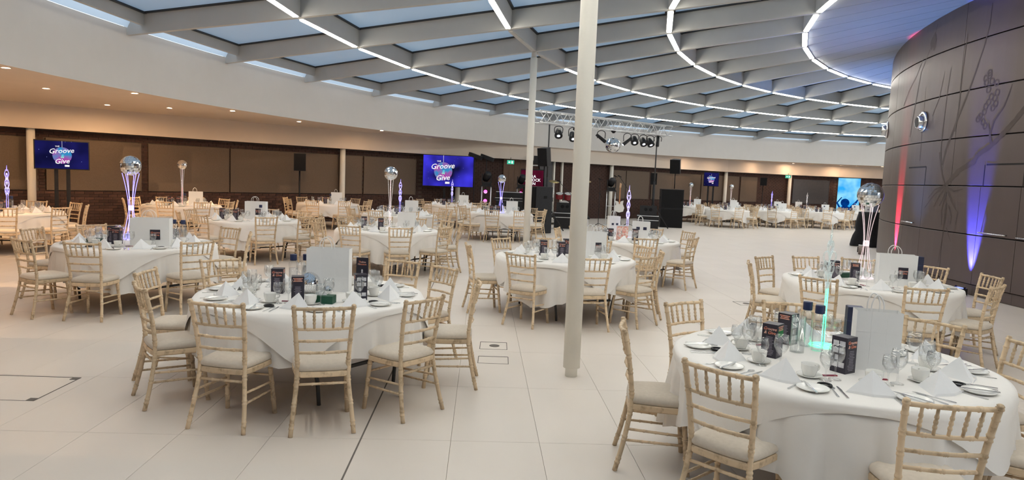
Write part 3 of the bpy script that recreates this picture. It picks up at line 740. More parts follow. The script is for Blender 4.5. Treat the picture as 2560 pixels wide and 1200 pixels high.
# ================================================================ TABLES AND LINEN
R_TAB = 0.945; ZT = 0.755
tb = MB(); tb.lathe([(0.001, 0.715), (.90, 0.715), (.915, .722), (.915, 0.742), (.905, .748), (.001, .748)], 40); TABTOP = tb.mesh('tabletop', M_timber)
LEG = []
for sy in (-1, 1):
    for sx in (-1, 1):
        m = MB(); m.tube(bez([(sx * .30, sy * .55, .712), (sx * .36, sy * .58, .60), (sx * .47, sy * .60, .42), (sx * .42, sy * .60, .2), (sx * .40, sy * .60, 0)], 4), .016, 8); LEG.append(m.mesh('leg', M_legs, True))
m = MB(); m.box((0, .58, .24), (.82, .025, .025)); m.box((0, -.58, .24), (.82, .025, .025)); m.box((0, 0, .66), (.03, 1.15, .03)); BRACE = m.mesh('brace', M_legs)
def cloth_mesh(a, p, rot, seed, lift=0.0, folds=29, amp=0.045, zmin=0.03, N=144, K=9):
    rg = random.Random(seed); ph = [rg.uniform(0, 6.28) for _ in range(4)]; m = MB(); vs = []; R = R_TAB + lift
    radii = [0.0, .3, .6, .85, .94, .985]
    vs.append((0, 0, ZT + lift))
    for f in radii[1:]:
        for j_ in range(N):
            th = 2 * pi * j_ / N; vs.append((R * f * cos(th), R * f * sin(th), ZT + lift - (0.0 if f < .95 else .002)))
    for k in range(1, K + 1):
        for j_ in range(N):
            th = 2 * pi * j_ / N; c, s = abs(cos(th - rot)), abs(sin(th - rot))
            L = a / ((c ** p + s ** p) ** (1 / p)); drop = max(L - R, 0.006)
            if a > 1.1: drop += 0.006 * sin(folds * th + ph[0]) + .03 * sin(3 * th + ph[3])
            s_ = drop * k / K
            cn = max(0.0, (L - a) / (a * 0.27))                     # 0 mid side .. 1 at a corner
            w = amp * min(s_ / .35, 1.3)
            r = R + .012 * min(1, s_ / .02) + w * (.40 * sin(folds * th + ph[0]) + .35 * sin((folds * 2 - 7) * th + ph[1]) + .25 * sin(4 * (th - rot) + ph[2] * .2)) + .055 * s_ + .10 * cn * s_
            if s_ < .05: r = R + (r - R) * (s_ / .05) * .9 + .008
            z = ZT + lift - s_ + (.004 if s_ < .03 else 0)
            vs.append((r * cos(th), r * sin(th), max(z, zmin)))
    rows_ = len(radii) - 1 + K; fs = [(0, 1 + j_, 1 + (j_ + 1) % N) for j_ in range(N)]
    for i in range(rows_ - 1):
        for j_ in range(N): fs.append((1 + i * N + j_, 1 + (i + 1) * N + j_, 1 + (i + 1) * N + (j_ + 1) % N, 1 + i * N + (j_ + 1) % N))
    m.add(vs, fs); return m

ORD = ['leftmost', 'second from left', 'third from left', 'fourth from left', 'fifth from left', 'sixth from left', 'seventh from left']
def seat_names(cx, cy, angs):
    """words for each seat as seen from the entrance side: near or far side, counted left to right"""
    v = Vector((cx, cy)).normalized(); rt = Vector((v.y, -v.x)); nr, fa = [], []
    for i, a in enumerate(angs):
        d = Vector((cos(a), sin(a))); (nr if d.dot(v) < 0 else fa).append((d.dot(rt), i))
    nm = {}
    for L, w in ((nr, 'near side'), (fa, 'far side')):
        for q, (_, i) in enumerate(sorted(L)): nm[i] = '%s %s' % (w, ORD[min(q, 6)])
    return nm

# ---- tableware meshes
m = MB(); T0 = Vector((0, .02, .122)); A_, B_, K_, F_ = Vector((-.128, -.035, 0)), Vector((.128, -.035, 0)), Vector((0, .135, 0)), Vector((0, -.062, 0.0))
up = Vector((0, 0, .004))
m.add([A_, F_, B_, T0, K_, Vector((-.02, .06, 0)), Vector((.02, .06, 0))], [(0, 1, 3), (1, 2, 3), (2, 4, 3), (4, 0, 3)])
m.add([A_ + Vector((-.004, -.008, 0)), F_ + Vector((0, -.012, 0)), B_ + Vector((.004, -.008, 0)), B_ * .93 + Vector((0, -.012, .012)), F_ * .93 + Vector((0, -.014, .014)), A_ * .93 + Vector((0, -.012, .012))], [(0, 1, 4, 5), (1, 2, 3, 4)])
NAPKIN = m.mesh('napkin', M_napkin)
m = MB(); m.lathe([(.001, .006), (.045, .006), (.052, .008), (.080, .016), (.086, .017), (.082, .012), (.055, .001), (.001, .001)], 24); PLATE = m.mesh('side_plate', M_china, True)
m = MB(); m.lathe([(.001, .006), (.022, .006), (.040, .009), (.066, .015), (.071, .016), (.066, .011), (.040, .001), (.001, .001)], 24); SAUCER = m.mesh('saucer', M_china, True)
m = MB(); m.lathe([(.001, .002), (.026, .0), (.030, .006), (.040, .035), (.042, .060), (.0425, .064), (.039, .063), (.037, .035), (.026, .010), (.001, .008)], 20); CUPB = m.mesh('bowl', M_china, True)
m = MB(); m.tube(bez([(.037, 0, .052), (.062, 0, .050), (.064, 0, .030), (.036, 0, .020)], 4), .0045, 6); CUPH = m.mesh('handle', M_china, True)
def glassm(h, rb, br, stem):
    m = MB(); bz = h - stem
    m.lathe([(rb, .001), (rb * .97, .004), (.010, .010), (.0045, .020), (.0040, stem - .01), (.009, stem), (br * .62, stem + bz * .16), (br * .93, stem + bz * .40), (br, stem + bz * .60), (br * .86, h), (br * .83, h), (br * .95, stem + bz * .60), (br * .88, stem + bz * .40), (br * .5, stem + bz * .17), (.001, stem + .012)], 18)
    return m.mesh('wine_glass', M_glass, True)
GL_BIG, GL_SMALL = glassm(.198, .036, .045, .080), glassm(.168, .033, .038, .074)
m = MB(); m.lathe([(.030, .001), (.031, .12), (.029, .12), (.028, .004)], 18); TUMBLER = m.mesh('tumbler', M_glass, True)
def knife():
    m = MB(); m.add([(-.006, -.10, .001), (.006, -.10, .001), (.005, .005, .001), (-.005, .005, .001), (-.006, -.10, .006), (.006, -.10, .006), (.005, .005, .006), (-.005, .005, .006)], [(0,3,2,1),(4,5,6,7),(0,1,5,4),(1,2,6,5),(2,3,7,6),(3,0,4,7)])
    m.prism([(-.005, .004), (.006, .004), (.010, .05), (.007, .10), (.000, .12), (-.004, .10)], .002, .004); return m
def fork():
    m = MB(); m.prism([(-.005, -.10), (.005, -.10), (.003, .03), (.011, .05), (.011, .062), (-.011, .062), (-.011, .05), (-.003, .03)], .002, .005)
    for i in range(4): m.box((-.009 + .006 * i, .085, .0045), (.0028, .05, .003))
    return m
def spoon():
    m = MB(); m.prism([(-.005, -.09), (.005, -.09), (.003, .045), (-.003, .045)], .002, .005)
    m.prism([(.017 * cos(a), .070 + .028 * sin(a)) for a in [2 * pi * i / 12 for i in range(12)]], .002, .006); return m
KNIFE, FORK, SPOON = knife().mesh('knife', M_steel), fork().mesh('fork', M_steel), spoon().mesh('spoon', M_steel)
m = MB(); m.tube([(.034 * cos(2 * pi * i / 20), .034 * sin(2 * pi * i / 20), .010) for i in range(20)], .007, 6, closed=True); BAND = m.mesh('wristband', M_black, True)
m = MB(); m.box((0, 0, .004), (.085, .018, .006), .0); CHOC = m.mesh('chocolate_bar', M_red)
m = MB(); m.add([(-.045, -.02, .0), (.045, -.02, .0), (.045, 0, .035), (-.045, 0, .035), (-.045, .02, 0), (.045, .02, 0)], [(0, 1, 2, 3), (3, 2, 5, 4)]); CARD = m.mesh('place_card', M_bagpaper)

# ---- centre pieces
def paper_bag(w, d, h, label=None):
    t = empty('paper_bag'); m = MB(); x, y = w / 2, d / 2; vs = [(-x, -y, 0), (x, -y, 0), (x, y, 0), (-x, y, 0)]
    vs += [(-x * 1.0, -y, h), (0, -y * 1.02, h * 1.006), (x, -y, h), (x * .97, 0, h * .995), (x, y, h), (0, y, h), (-x, y, h), (-x * .97, 0, h * .995)]
    m.add(vs, [(3, 2, 1, 0), (0, 1, 6, 5, 4), (1, 2, 8, 7, 6), (2, 3, 10, 9, 8), (3, 0, 4, 11, 10)])
    for zz in (.33, .66): m.box((0, -y - .0005, h * zz), (w * .99, .002, .003))
    for xx in (-.17, .17): m.box((w * xx, -y - .0005, h * .5), (.003, .002, h * .98))
    me = m.mesh('bag_body', M_bagpaper); obj('bag_body', me, t)
    for sy in (-1, 1):
        m = MB(); m.tube(bez([(-w * .20, sy * y * .8, h - .03), (-w * .19, sy * y * .8, h + .05), (-w * .10, sy * y * .75, h + .095), (w * .0 + .0, sy * y * .75, h + .085), (w * .07, sy * y * .8, h + .04), (w * .075, sy * y * .8, h - .03)], 5), .0042, 6)
        m.build('bag_handle', M_bagpaper, t, True)
    if label == 'logo':
        m = MB(); m.box((0, 0, 0), (w * .26, .003, h * .36)); lb = m.build('bag_label', M_menu, t, loc=(w * .14, -y - .003, h * .42))
        text('label_lettering', 'Groove\n& Give', w * .075, M_print, lb, (0, -.0025, h * .03), (pi / 2, 0, 0), shear=.25)
    if label == 'squares':
        for sx in (-.2, .2): m = MB(); m.box((0, 0, 0), (w * .2, .003, w * .17)); m.build('bag_label', M_navy, t, loc=(w * sx, -y - .003, h * .62))
    return t
BAGS = {}
def bag(x, y, rz, w=.34, d=.14, h=.36, label=None):
    k = (w, d, h, label)
    if k not in BAGS: BAGS[k] = paper_bag(w, d, h, label); o = BAGS[k]; o.location = (x, y, ZT + .008); o.rotation_euler = (0, 0, rz); return o
    return copy_tree(BAGS[k], None, (x, y, ZT + .008), rz)
def menu_box(green=False):
    t = empty('menu_box'); w, h = .098, .215; m = MB(); m.box((0, 0, h / 2), (w, w, h)); m.build('card_sleeve', M_menu, t)
    # printed faces: logo face, list face, two sponsor faces
    def lines(z0, z1, n, face, ww=.7):
        m = MB(); rg = random.Random(n)
        for i in range(n):
            z = z0 + (z1 - z0) * i / (n - 1); l = w * ww * rg.uniform(.5, 1)
            m.box((0, 0, z), (l, .001, .0035))
        o = m.build('menu_text', M_printgrey, t, loc=(sin(face) * (w / 2 + .0008), -cos(face) * (w / 2 + .0008), 0), rz=face); return o
    for face in (0, pi / 2):
        if face == 0: text('menu_lettering', 'Groove\n& Give', .027, M_print, t, (0, -(w / 2 + .001), h * .80), (pi / 2, 0, 0), shear=.25)
        else:
            m = MB()
            for i in range(3): m.box((0, 0, h * (.93 - .05 * i)), (w * (.75, .6, .7)[i], .001, .006))
            m.build('menu_heading', M_print, t, loc=(w / 2 + .0008, 0, 0), rz=pi / 2)
        lines(.02, h * .62, 13, face)
    for face in (-pi / 2, pi):
        m = MB()
        for r_ in range(4):
            for c_ in range(2 if r_ != 1 else 1): m.box(((c_ - .5) * w * .42 if r_ != 1 else -.012, 0, .05 + r_ * .042), (w * .36 if r_ != 1 else .02, .001, .030))
        m.build('sponsor_marks', M_printwhite, t, loc=(sin(face) * (w / 2 + .0008), -cos(face) * (w / 2 + .0008), 0), rz=face)
    if green:
        m = MB(); m.box((0, 0, 0), (w * .8, .001, .05)); m.build('green_panel', M_printgreen, t, loc=(w / 2 + .0006, 0, h * .74), rz=pi / 2)
    return t
MBX = {}
def mbox(x, y, rz, green=False):
    if green not in MBX: MBX[green] = menu_box(green); o = MBX[green]; o.location = (x, y, ZT + .008); o.rotation_euler = (0, 0, rz); return o
    return copy_tree(MBX[green], None, (x, y, ZT + .008), rz)
_b = {}
def bottle(x, y):
    if not _b:
        m = MB(); m.lathe([(.001, .003), (.034, .002), (.036, .01), (.036, .20), (.020, .215), (.0195, .225)], 20); _b['g'] = m.mesh('bottle_glass', M_glass, True)
        m = MB(); m.lathe([(.001, .004), (.033, .004), (.033, .16), (.001, .16)], 16); _b['w'] = m.mesh('water', glass('still_water', (.96, .98, 1), .05), True)
        m = MB(); m.lathe([(.027, .218), (.028, .222), (.028, .262), (.026, .266), (.001, .266)], 20); _b['c'] = m.mesh('cap', M_cap, True)
        m = MB(); m.lathe([(.0365, .05), (.0365, .13)], 20, caps=False); _b['l'] = m.mesh('bottle_label', M_printwhite, True)
    t = empty('water_bottle', (x, y, ZT + .008)); t.scale = (1.08, 1.08, 1.16); obj('bottle_glass', _b['g'], t); obj('water', _b['w'], t); obj('cap', _b['c'], t); return t
def facet_ball(r, n=26, k=14):
    m = MB(); rg = random.Random(5); vs = []; g = 0.035
    for i in range(k):
        a0, a1 = -pi / 2 + pi * i / k, -pi / 2 + pi * (i + 1) / k; am = (a0 + a1) / 2; nn = max(4, int(n * cos(am)))
        for j_ in range(nn):
            b0, b1 = 2 * pi * (j_ + g) / nn, 2 * pi * (j_ + 1 - g) / nn; c0, c1 = a0 + (a1 - a0) * g, a1 - (a1 - a0) * g
            P = [Vector((r * cos(c) * cos(b), r * cos(c) * sin(b), r * sin(c))) for c, b in ((c0, b0), (c0, b1), (c1, b1), (c1, b0))]
            tl = Vector((rg.uniform(-1, 1), rg.uniform(-1, 1), rg.uniform(-1, 1))) * r * .004
            P = [P[0] + tl, P[1] - tl, P[2] + tl, P[3] - tl]; m.add(P, [(0, 1, 2, 3)])
    return m
def mirror_ball(name, r, parent=None, loc=(0, 0, 0), n=26, k=14):
    m = MB(); m.sphere((0, 0, 0), r * .975, 20, 14); c = m.build(name, mat('ball_core', (.66, .67, .69), .22, metal=1.0, noise=(9, (.58, .59, .61), .3, .7)), parent, True, loc=loc)
    facet_ball(r, n, k).build('mirror_tiles', M_mirror, c); return c
TOWERS = {}
def ball_tower(led, legs=5, r=.135):
    t = empty('ball_stand'); m = MB(); m.lathe([(.001, 0), (.11, 0), (.115, .006), (.11, .014), (.001, .016)], 28); m.build('base_plate', M_led[led], t, True)
    for i in range(legs):
        a = 2 * pi * i / legs + .4; P = []
        for q in range(15):
            f = q / 14; z = .012 + f * .90; rr = .03 + .075 * (1 - f / .45) ** 1.35 if f < .45 else .03 + .075 * ((f - .45) / .55) ** 1.7
            aa = a + .25 * f; P.append((rr * cos(aa), rr * sin(aa), z))
        m = MB(); m.tube(P, .0045, 6); m.build('acrylic_rod', M_led[led], t, True)
    m = MB(); m.lathe([(.03, .40), (.036, .42), (.036, .45), (.03, .47)], 18, caps=False); m.build('waist_ring', M_led[led], t, True)
    mirror_ball('mirror_ball', r, t, (0, 0, .90 + r * .86)); return t
def pole_tower(led, r=.13):
    t = empty('ball_stand'); m = MB(); m.lathe([(.001, 0), (.10, 0), (.10, .012), (.001, .014)], 24); m.build('base_plate', M_led['white'], t, True)
    m = MB(); m.tube([(0, 0, .01), (0, 0, .45)], .009, 8); m.build('acrylic_rod', M_led[led], t, True); m = MB(); m.tube([(0, 0, .45), (0, 0, .94)], .008, 8); m.build('acrylic_rod', M_led['pink'], t, True)
    for sx in (-1, 1): m = MB(); m.tube([(sx * .03, 0, .01), (sx * .02, 0, .5), (sx * .05, 0, .93)], .004, 6); m.build('acrylic_rod', M_led['white'], t, True)
    mirror_ball('mirror_ball', r, t, (0, 0, .93 + r * .9)); return t
def heart(led_low, led_high, hgt=.80, turns=4):
    """clear acrylic tower of stacked looping hearts over a lit base"""
    t = empty('heart_tower'); m = MB(); m.lathe([(.001, 0), (.085, 0), (.09, .006), (.085, .012), (.001, .014)], 28); m.build('base_plate', M_led[led_low], t, True)
    mh = M_led[led_high] if led_high else M_acryl
    for sx in (-1, 1):
        m = MB(); m.tube(bez([(sx * .012, 0, .01), (sx * .016, .004 * sx, hgt * .2), (sx * .010, 0, hgt * .5)], 4), .0042, 8); m.build('acrylic_rod', M_led[led_low], t, True)
    for q in range(turns):
        z0 = hgt * (.40 + .44 * q / turns); P = []
        s = .034 + .006 * (q % 2)
        for i in range(24):
            u = 2 * pi * i / 24; hx_ = sin(u) ** 3; hz_ = (13 * cos(u) - 5 * cos(2 * u) - 2 * cos(3 * u) - cos(4 * u)) / 16
            a = .7 * q + .4; P.append((s * hx_ * cos(a), s * hx_ * sin(a), z0 + .07 + hz_ * .075))
        m = MB(); m.tube(P, .0055, 6, closed=True); m.build('acrylic_heart', mh, t, True)
    for sx in (-1, 1):
        P = [(sx * (.012 + .022 * sin(pi * i / 6) ** 2), .012 * sx, hgt * (.36 + .60 * i / 18)) for i in range(19)]
        m = MB(); m.tube(P, .005, 6); m.build('acrylic_curl', mh, t, True)
    m = MB(); m.tube([(0, 0, hgt * .93), (.004, 0, hgt * 1.06)], [.009, .002], 6); m.build('acrylic_tip', mh, t, True)
    return t
def place(t, x, y, rz=0.0, z=ZT + .008): t.location = (x, y, z); t.rotation_euler = (0, 0, rz); return t
# ================================================================ LAYING THE TABLES
def lay(o, desc, cat, seat, ref, group): return tag(o, '%s, %s, %s' % (desc, seat, ref), cat, group)
def put(name, me, c, a, r, t, rz=0.0, z=0.0):
    x = c[0] + r * cos(a) - t * sin(a); y = c[1] + r * sin(a) + t * cos(a)
    return obj(name, me, None, (x, y, ZT + .0085 + z), a + pi / 2 + rz)
def table(ref, cx, cy, seats, level, rot, seed, overlay=True, a_cloth=1.31, settings=None, p_cloth=3.0):
    rg = random.Random(seed)
    t = empty('round_table', (cx, cy, 0), rot); obj('tabletop', TABTOP, t)
    for L in LEG: obj('leg', L, t)
    obj('brace', BRACE, t); tag(t, 'round folding table under white linen, %s' % ref, 'table', 'round banquet tables')
    o = cloth_mesh(a_cloth, p_cloth, rot, seed, N=144 if level > 1 else 96, K=9 if level > 1 else 6).build('tablecloth', M_cloth, None, True, loc=(cx, cy, 0))
    tag(o, 'long white cloth hanging in folds, %s' % ref, 'tablecloth', 'long white tablecloths')
    if overlay:
        o = cloth_mesh(1.0, 9.0, radians(-115) + rg.uniform(-.2, .2), seed + 9, lift=.009, folds=5, amp=.018, N=128 if level > 1 else 64, K=5).build('cloth_overlay', M_cloth, None, True, loc=(cx, cy, 0))
        tag(o, 'square white top cloth with pointed corners, %s' % ref, 'tablecloth', 'square white top cloths')
    angs = [radians(d) for d, _ in seats]; names = seat_names(cx, cy, angs)
    for i, (d, r) in enumerate(seats):
        a = radians(d); rr = max(r - .235, 1.03)
        ch = chair(cx + rr * cos(a), cy + rr * sin(a), a + pi / 2 + rg.uniform(-.10, .10), level > 1)
        tag(ch, 'limewashed spindle-back chair, %s, %s' % (names[i], ref), 'chair', 'limewashed banquet chairs')
    sa = angs if settings is None else [radians(d) for d in settings]
    sn = seat_names(cx, cy, sa); c = (cx, cy)
    for i, a in enumerate(sa):
        s = sn[i]; jt = lambda k=.012: rg.uniform(-k, k)
        lay(put('napkin', NAPKIN, c, a, .71 + jt(), .02 + jt(), jt(.25)), 'white folded napkin', 'napkin', s, ref, 'folded white napkins')
        lay(put('wine_glass', GL_BIG, c, a, .50 + jt(.02), -.10 + jt(.02)), 'taller wine glass', 'glass', s, ref, 'wine glasses')
        if level > 1: lay(put('wine_glass', GL_SMALL, c, a, .53 + jt(.02), -.185 + jt(.02)), 'shorter wine glass', 'glass', s, ref, 'wine glasses')
        if level > 1:
            lay(put('side_plate', PLATE, c, a, .78 + jt(), .205 + jt()), 'white side plate', 'plate', s, ref, 'white side plates')
            lay(put('saucer', SAUCER, c, a, .53 + jt(), .09 + jt()), 'white saucer', 'saucer', s, ref, 'white saucers')
            k = empty('coffee_cup'); o = obj('bowl', CUPB, k); obj('handle', CUPH, o)
            x = cx + .53 * cos(a) - .09 * sin(a); y = cy + .53 * sin(a) + .09 * cos(a); k.location = (x, y, ZT + .016); k.rotation_euler = (0, 0, a + rg.uniform(0, 3)); k.scale = (1.12, 1.12, 1.1)
            lay(k, 'white coffee cup', 'cup', s, ref, 'white coffee cups')
        if level > 2:
            lay(put('knife', KNIFE, c, a, .785, .205, .7, .014), 'butter knife on the side plate', 'knife', s, ref, 'steel butter knives')
            lay(put('knife', KNIFE, c, a, .77 + jt(), -.135, jt(.15)), 'steel table knife', 'knife', s, ref, 'steel table knives')
            lay(put('spoon', SPOON, c, a, .765 + jt(), -.175, jt(.2)), 'steel dessert spoon', 'spoon', s, ref, 'steel dessert spoons')
            lay(put('fork', FORK, c, a, .78 + jt(), .115, jt(.15)), 'steel table fork', 'fork', s, ref, 'steel table forks')
            if i % 2 == 0: lay(put('wristband', BAND, c, a, .66 + jt(), -.20), 'black rubber wristband', 'wristband', s, ref, 'black wristbands')
            if i % 3 == 0: lay(put('chocolate_bar', CHOC, c, a, .42 + jt(), .16, rg.uniform(0, 3)), 'small red chocolate bar', 'sweet', s, ref, 'red chocolate bars')
            if i % 3 == 1: lay(put('place_card', CARD, c, a, .62 + jt(), .13, jt(.3)), 'white folded place card', 'card', s, ref, 'white place cards')
def uni(n, ph, r=1.34, skip=()): return [((ph + 360 / n * i + 180) % 360 - 180, r) for i in range(n) if i not in skip]

SET10 = lambda ph: [ph + 36 * i for i in range(10)]
refA, refB, refC, refD = 'table with loose mirror balls', 'green-lit table', 'table beside the bronze wall', 'blue-lit table at left'
table(refA, -1.71, 5.87, [(-145, 1.32), (-103, 1.30), (-70, 1.33), (-37, 1.34), (3, 1.42), (43, 1.42), (67, 1.45), (102, 1.42), (144, 1.47), (-179, 1.42)], 3, .95, 1, settings=SET10(-85), p_cloth=2.1)
table(refB, 2.05, 4.27, [(-140, 1.24), (-91, 1.26), (2, 1.26), (32, 1.27), (79, 1.27), (121, 1.27), (174, 1.29), (-42, 1.26)], 3, .55, 2, settings=SET10(-100))
table(refC, 4.29, 8.12, [(-138, 1.38), (-96, 1.38), (-53, 1.30), (-5, 1.37), (31, 1.33), (70, 1.33), (99, 1.30), (130, 1.37), (168, 1.36)], 3, .30, 3, settings=SET10(-110))
table(refD, -4.97, 9.04, [(-177, 1.36), (-116, 1.42), (-84, 1.38), (-34, 1.42), (20, 1.38), (59, 1.42), (105, 1.38), (143, 1.40)], 3, 1.15, 4, settings=SET10(-95))
refE, refF, refG, refH = 'pink-poled ball table', 'table behind the white column', 'lilac heart-tower table', 'table behind the blue-lit one'
table(refE, -2.35, 12.85, [(-108, 1.36), (-71, 1.36), (-33, 1.36), (5, 1.36), (40, 1.36), (75, 1.36), (105, 1.36), (138, 1.36), (169, 1.38), (-145, 1.36)], 2, 1.0, 5, settings=SET10(-100))
table(refF, .75, 9.45, [(-171, 1.35), (-119, 1.30), (-78, 1.29), (-40, 1.32), (-8, 1.30), (25, 1.30), (62, 1.30), (98, 1.30), (134, 1.30)], 2, .4, 6, settings=SET10(-100))
table(refG, 2.15, 12.75, [(-85, 1.32), (-41, 1.32), (27, 1.45), (58, 1.36), (-122, 1.32), (95, 1.32), (130, 1.32), (168, 1.32)], 2, .8, 7, settings=SET10(-105))
table(refH, -5.35, 13.95, [(-150, 1.34), (-110, 1.34), (-58, 1.36), (-22, 1.40), (12, 1.36), (55, 1.34), (95, 1.34), (135, 1.34), (172, 1.34)], 2, .9, 8, settings=SET10(-100))
refs = {}
for key, ref, x, y, n, ph, rot in [
    ('I', 'table cut by the left edge', -10.0, 13.5, 9, -15, .3), ('J', 'red-poled table by brick wall', -8.67, 17.9, 10, -80, .5),
    ('K', 'table under the wall loudspeaker', -5.9, 21.8, 9, -95, .2), ('L', 'indigo heart-tower table', -2.95, 17.8, 10, -70, 1.1),
    ('M', 'table below the big screen', -2.2, 24.4, 9, -85, .7), ('N', 'violet-lit ball table', -.37, 20.3, 10, -100, .1)]:
    refs[key] = (ref, x, y); table(ref, x, y, uni(n, ph), 2 if key in 'IJL' else 1, rot, 20 + ord(key))
FAR = [('O', 'leftmost far front-row table', 9.65, 30.9), ('P', 'second far front-row table', 12.4, 32.4), ('Q', 'third far front-row table', 14.9, 33.0), ('R', 'fourth far front-row table', 17.1, 34.5),
       ('S', 'leftmost far back-row table', 8.75, 34.0), ('T', 'second far back-row table', 11.2, 35.4), ('U', 'third far back-row table', 13.5, 35.9), ('V', 'fourth far back-row table', 15.9, 37.2), ('X', 'fifth far back-row table', 19.2, 37.4)]
for i, (key, ref, x, y) in enumerate(FAR):
    refs[key] = (ref, x, y); table(ref, x, y, uni(8 if i < 4 else 7, -85 + 13 * i), 1, .4 * i, 60 + i)

# ---- centre pieces, table by table
def cp(o, label, cat, group=None): return tag(o, label, cat, group)
def menu(x, y, rz, label, green=False): return cp(mbox(x, y, rz, green), label, 'menu box', 'dark printed menu boxes')
def bg_(x, y, rz, words, **k): return cp(bag(x, y, rz, **k), words, 'paper bag', 'white paper gift bags')
def btl(x, y, label): return cp(bottle(x, y), label, 'bottle', 'glass water bottles')
# A
o = mirror_ball('mirror_ball', .092, None, (-1.73, 5.84, ZT + .10), 30, 18); tag(o, 'large loose mirror ball lying on the table beside the white bag', 'mirror ball', 'loose mirror balls')
o = mirror_ball('mirror_ball', .041, None, (-1.56, 5.80, ZT + .049), 18, 10); tag(o, 'small loose mirror ball lying in front of the white bag', 'mirror ball', 'loose mirror balls')
bg_(-1.61, 6.02, .05, 'white paper bag standing between the mirror balls and the flyer', w=.37, d=.15, h=.38)
menu(-1.99, 5.80, .15, 'menu box left of the bottles, ' + refA); menu(-1.70, 5.42, -1.27, 'menu box in front of the large mirror ball'); menu(-1.25, 5.66, pi + .35, 'menu box with white sponsor marks, ' + refA)
btl(-1.94, 6.05, 'left blue-capped water bottle, ' + refA); btl(-1.84, 6.10, 'right blue-capped water bottle, ' + refA)
t = empty('flyer', (-1.27, 5.80, ZT + .18), -.15); m = MB(); m.box((0, 0, .08), (.105, .006, .165), 0); m.build('flyer_card', M_menu, t)
text('flyer_lettering', 'Thelma\nHouston', .022, M_print, t, (0, -.0045, .115), (pi / 2, 0, 0)); m = MB(); m.prism([(-.012, 0), (.012, 0), (.006, .02), (.008, .035), (0, .045), (-.008, .035), (-.006, .02)], 0, .001); o = m.build('flyer_figure', M_printwhite, t, loc=(0, -.004, .02)); o.rotation_euler = (pi / 2, 0, 0)
m = MB(); m.box((0, 0.012, -.085), (.05, .012, .19)); m.build('flyer_stand', M_menu, t)
tag(t, 'dark upright flyer with orange lettering behind the menu box', 'flyer')
t = empty('tissue_box', (-1.52, 5.44, ZT + .008), -.05); m = MB(); m.box((0, 0, .032), (.22, .10, .064)); m.build('carton', M_green, t); m = MB(); m.add([(-.05, 0, .064), (.05, 0, .064), (.03, .01, .10), (-.03, -.01, .10)], [(0, 1, 2, 3)]); m.build('tissue', M_napkin, t)
tag(t, 'flat dark green carton in front of the small mirror ball', 'carton', 'dark green cartons')
# B
t = heart('green', None, .80, 5); place(t, 2.16, 4.62, .5); tag(t, 'tall clear heart tower glowing green on the nearest table', 'centrepiece')
menu(1.68, 4.28, -.75, 'menu box with green panel, ' + refB, True); menu(1.93, 4.66, -2.47, 'rearmost menu box with sponsor marks, ' + refB); menu(1.99, 3.98, .55, 'menu box right of the wine glasses, beside the bag, ' + refB)
bg_(2.22, 4.07, -.25, 'white paper bag on the green-lit table, folds showing', w=.25, d=.12, h=.36)
btl(2.03, 4.60, 'left blue-capped water bottle, ' + refB); btl(2.06, 4.48, 'right blue-capped water bottle, ' + refB)
m = MB(); m.lathe([(.001, .002), (.045, .002), (.045, .24), (.042, .24), (.041, .006)], 24); o = m.build('glass_vase', M_glass, None, True, loc=(1.90, 4.42, ZT + .008)); tag(o, 'tall clear glass cylinder vase between the menu boxes', 'vase')
def navy_box(x, y, rz, label, h=.26):
    t = empty('bottle_box', (x, y, ZT + .008), rz); m = MB(); m.box((0, 0, h / 2), (.10, .10, h)); m.build('carton', M_navy, t); m = MB(); m.box((0, 0, h * .7), (.102, .102, .006)); m.box((0, 0, h + .001), (.09, .09, .004)); m.build('carton_lid', M_cap, t); tag(t, label, 'carton', 'navy bottle cartons')
navy_box(2.31, 4.52, -.3, 'navy carton half hidden behind the bag, ' + refB, .30)
# C
t = ball_tower('pink', 5, .15); place(t, 4.36, 8.40); tag(t, 'mirror ball on pale pink curved rods before the bronze wall', 'centrepiece', 'mirror ball centrepieces')
menu(3.96, 8.32, -.3, 'left menu box, ' + refC); menu(4.12, 8.14, -1.95, 'right menu box, ' + refC)
bg_(4.47, 7.90, -.25, 'white bag with square dark label, ' + refC, w=.40, d=.16, h=.36, label='logo')
navy_box(4.78, 8.02, 0, 'navy carton right of the labelled bag, ' + refC, .33)
t = empty('tissue_box', (4.14, 8.42, ZT + .008), .3); m = MB(); m.box((0, 0, .03), (.16, .09, .06)); m.build('carton', M_green, t); tag(t, 'dark green carton behind the menu boxes, ' + refC, 'carton', 'dark green cartons')
# D
t = ball_tower('blue', 6, .135); place(t, -5.27, 9.42); tag(t, 'mirror ball on glowing blue curved rods at left', 'centrepiece', 'mirror ball centrepieces')
menu(-5.30, 9.02, .3, 'rear menu box left of the bag, ' + refD); menu(-5.12, 8.82, .1, 'front menu box left of the bag, ' + refD); menu(-4.80, 9.36, .3, 'menu box behind the labelled bag, ' + refD)
bg_(-4.66, 8.80, .25, 'white bag with square dark label, ' + refD, w=.46, d=.20, h=.36, label='logo')
btl(-4.62, 9.30, 'left blue-capped water bottle, ' + refD); btl(-4.48, 9.27, 'right blue-capped water bottle, ' + refD)
t = empty('tissue_box', (-5.45, 8.88, ZT + .008), .2); m = MB(); m.box((0, 0, .03), (.16, .09, .06)); m.build('carton', M_green, t); tag(t, 'dark green carton left of the menu boxes, ' + refD, 'carton', 'dark green cartons')
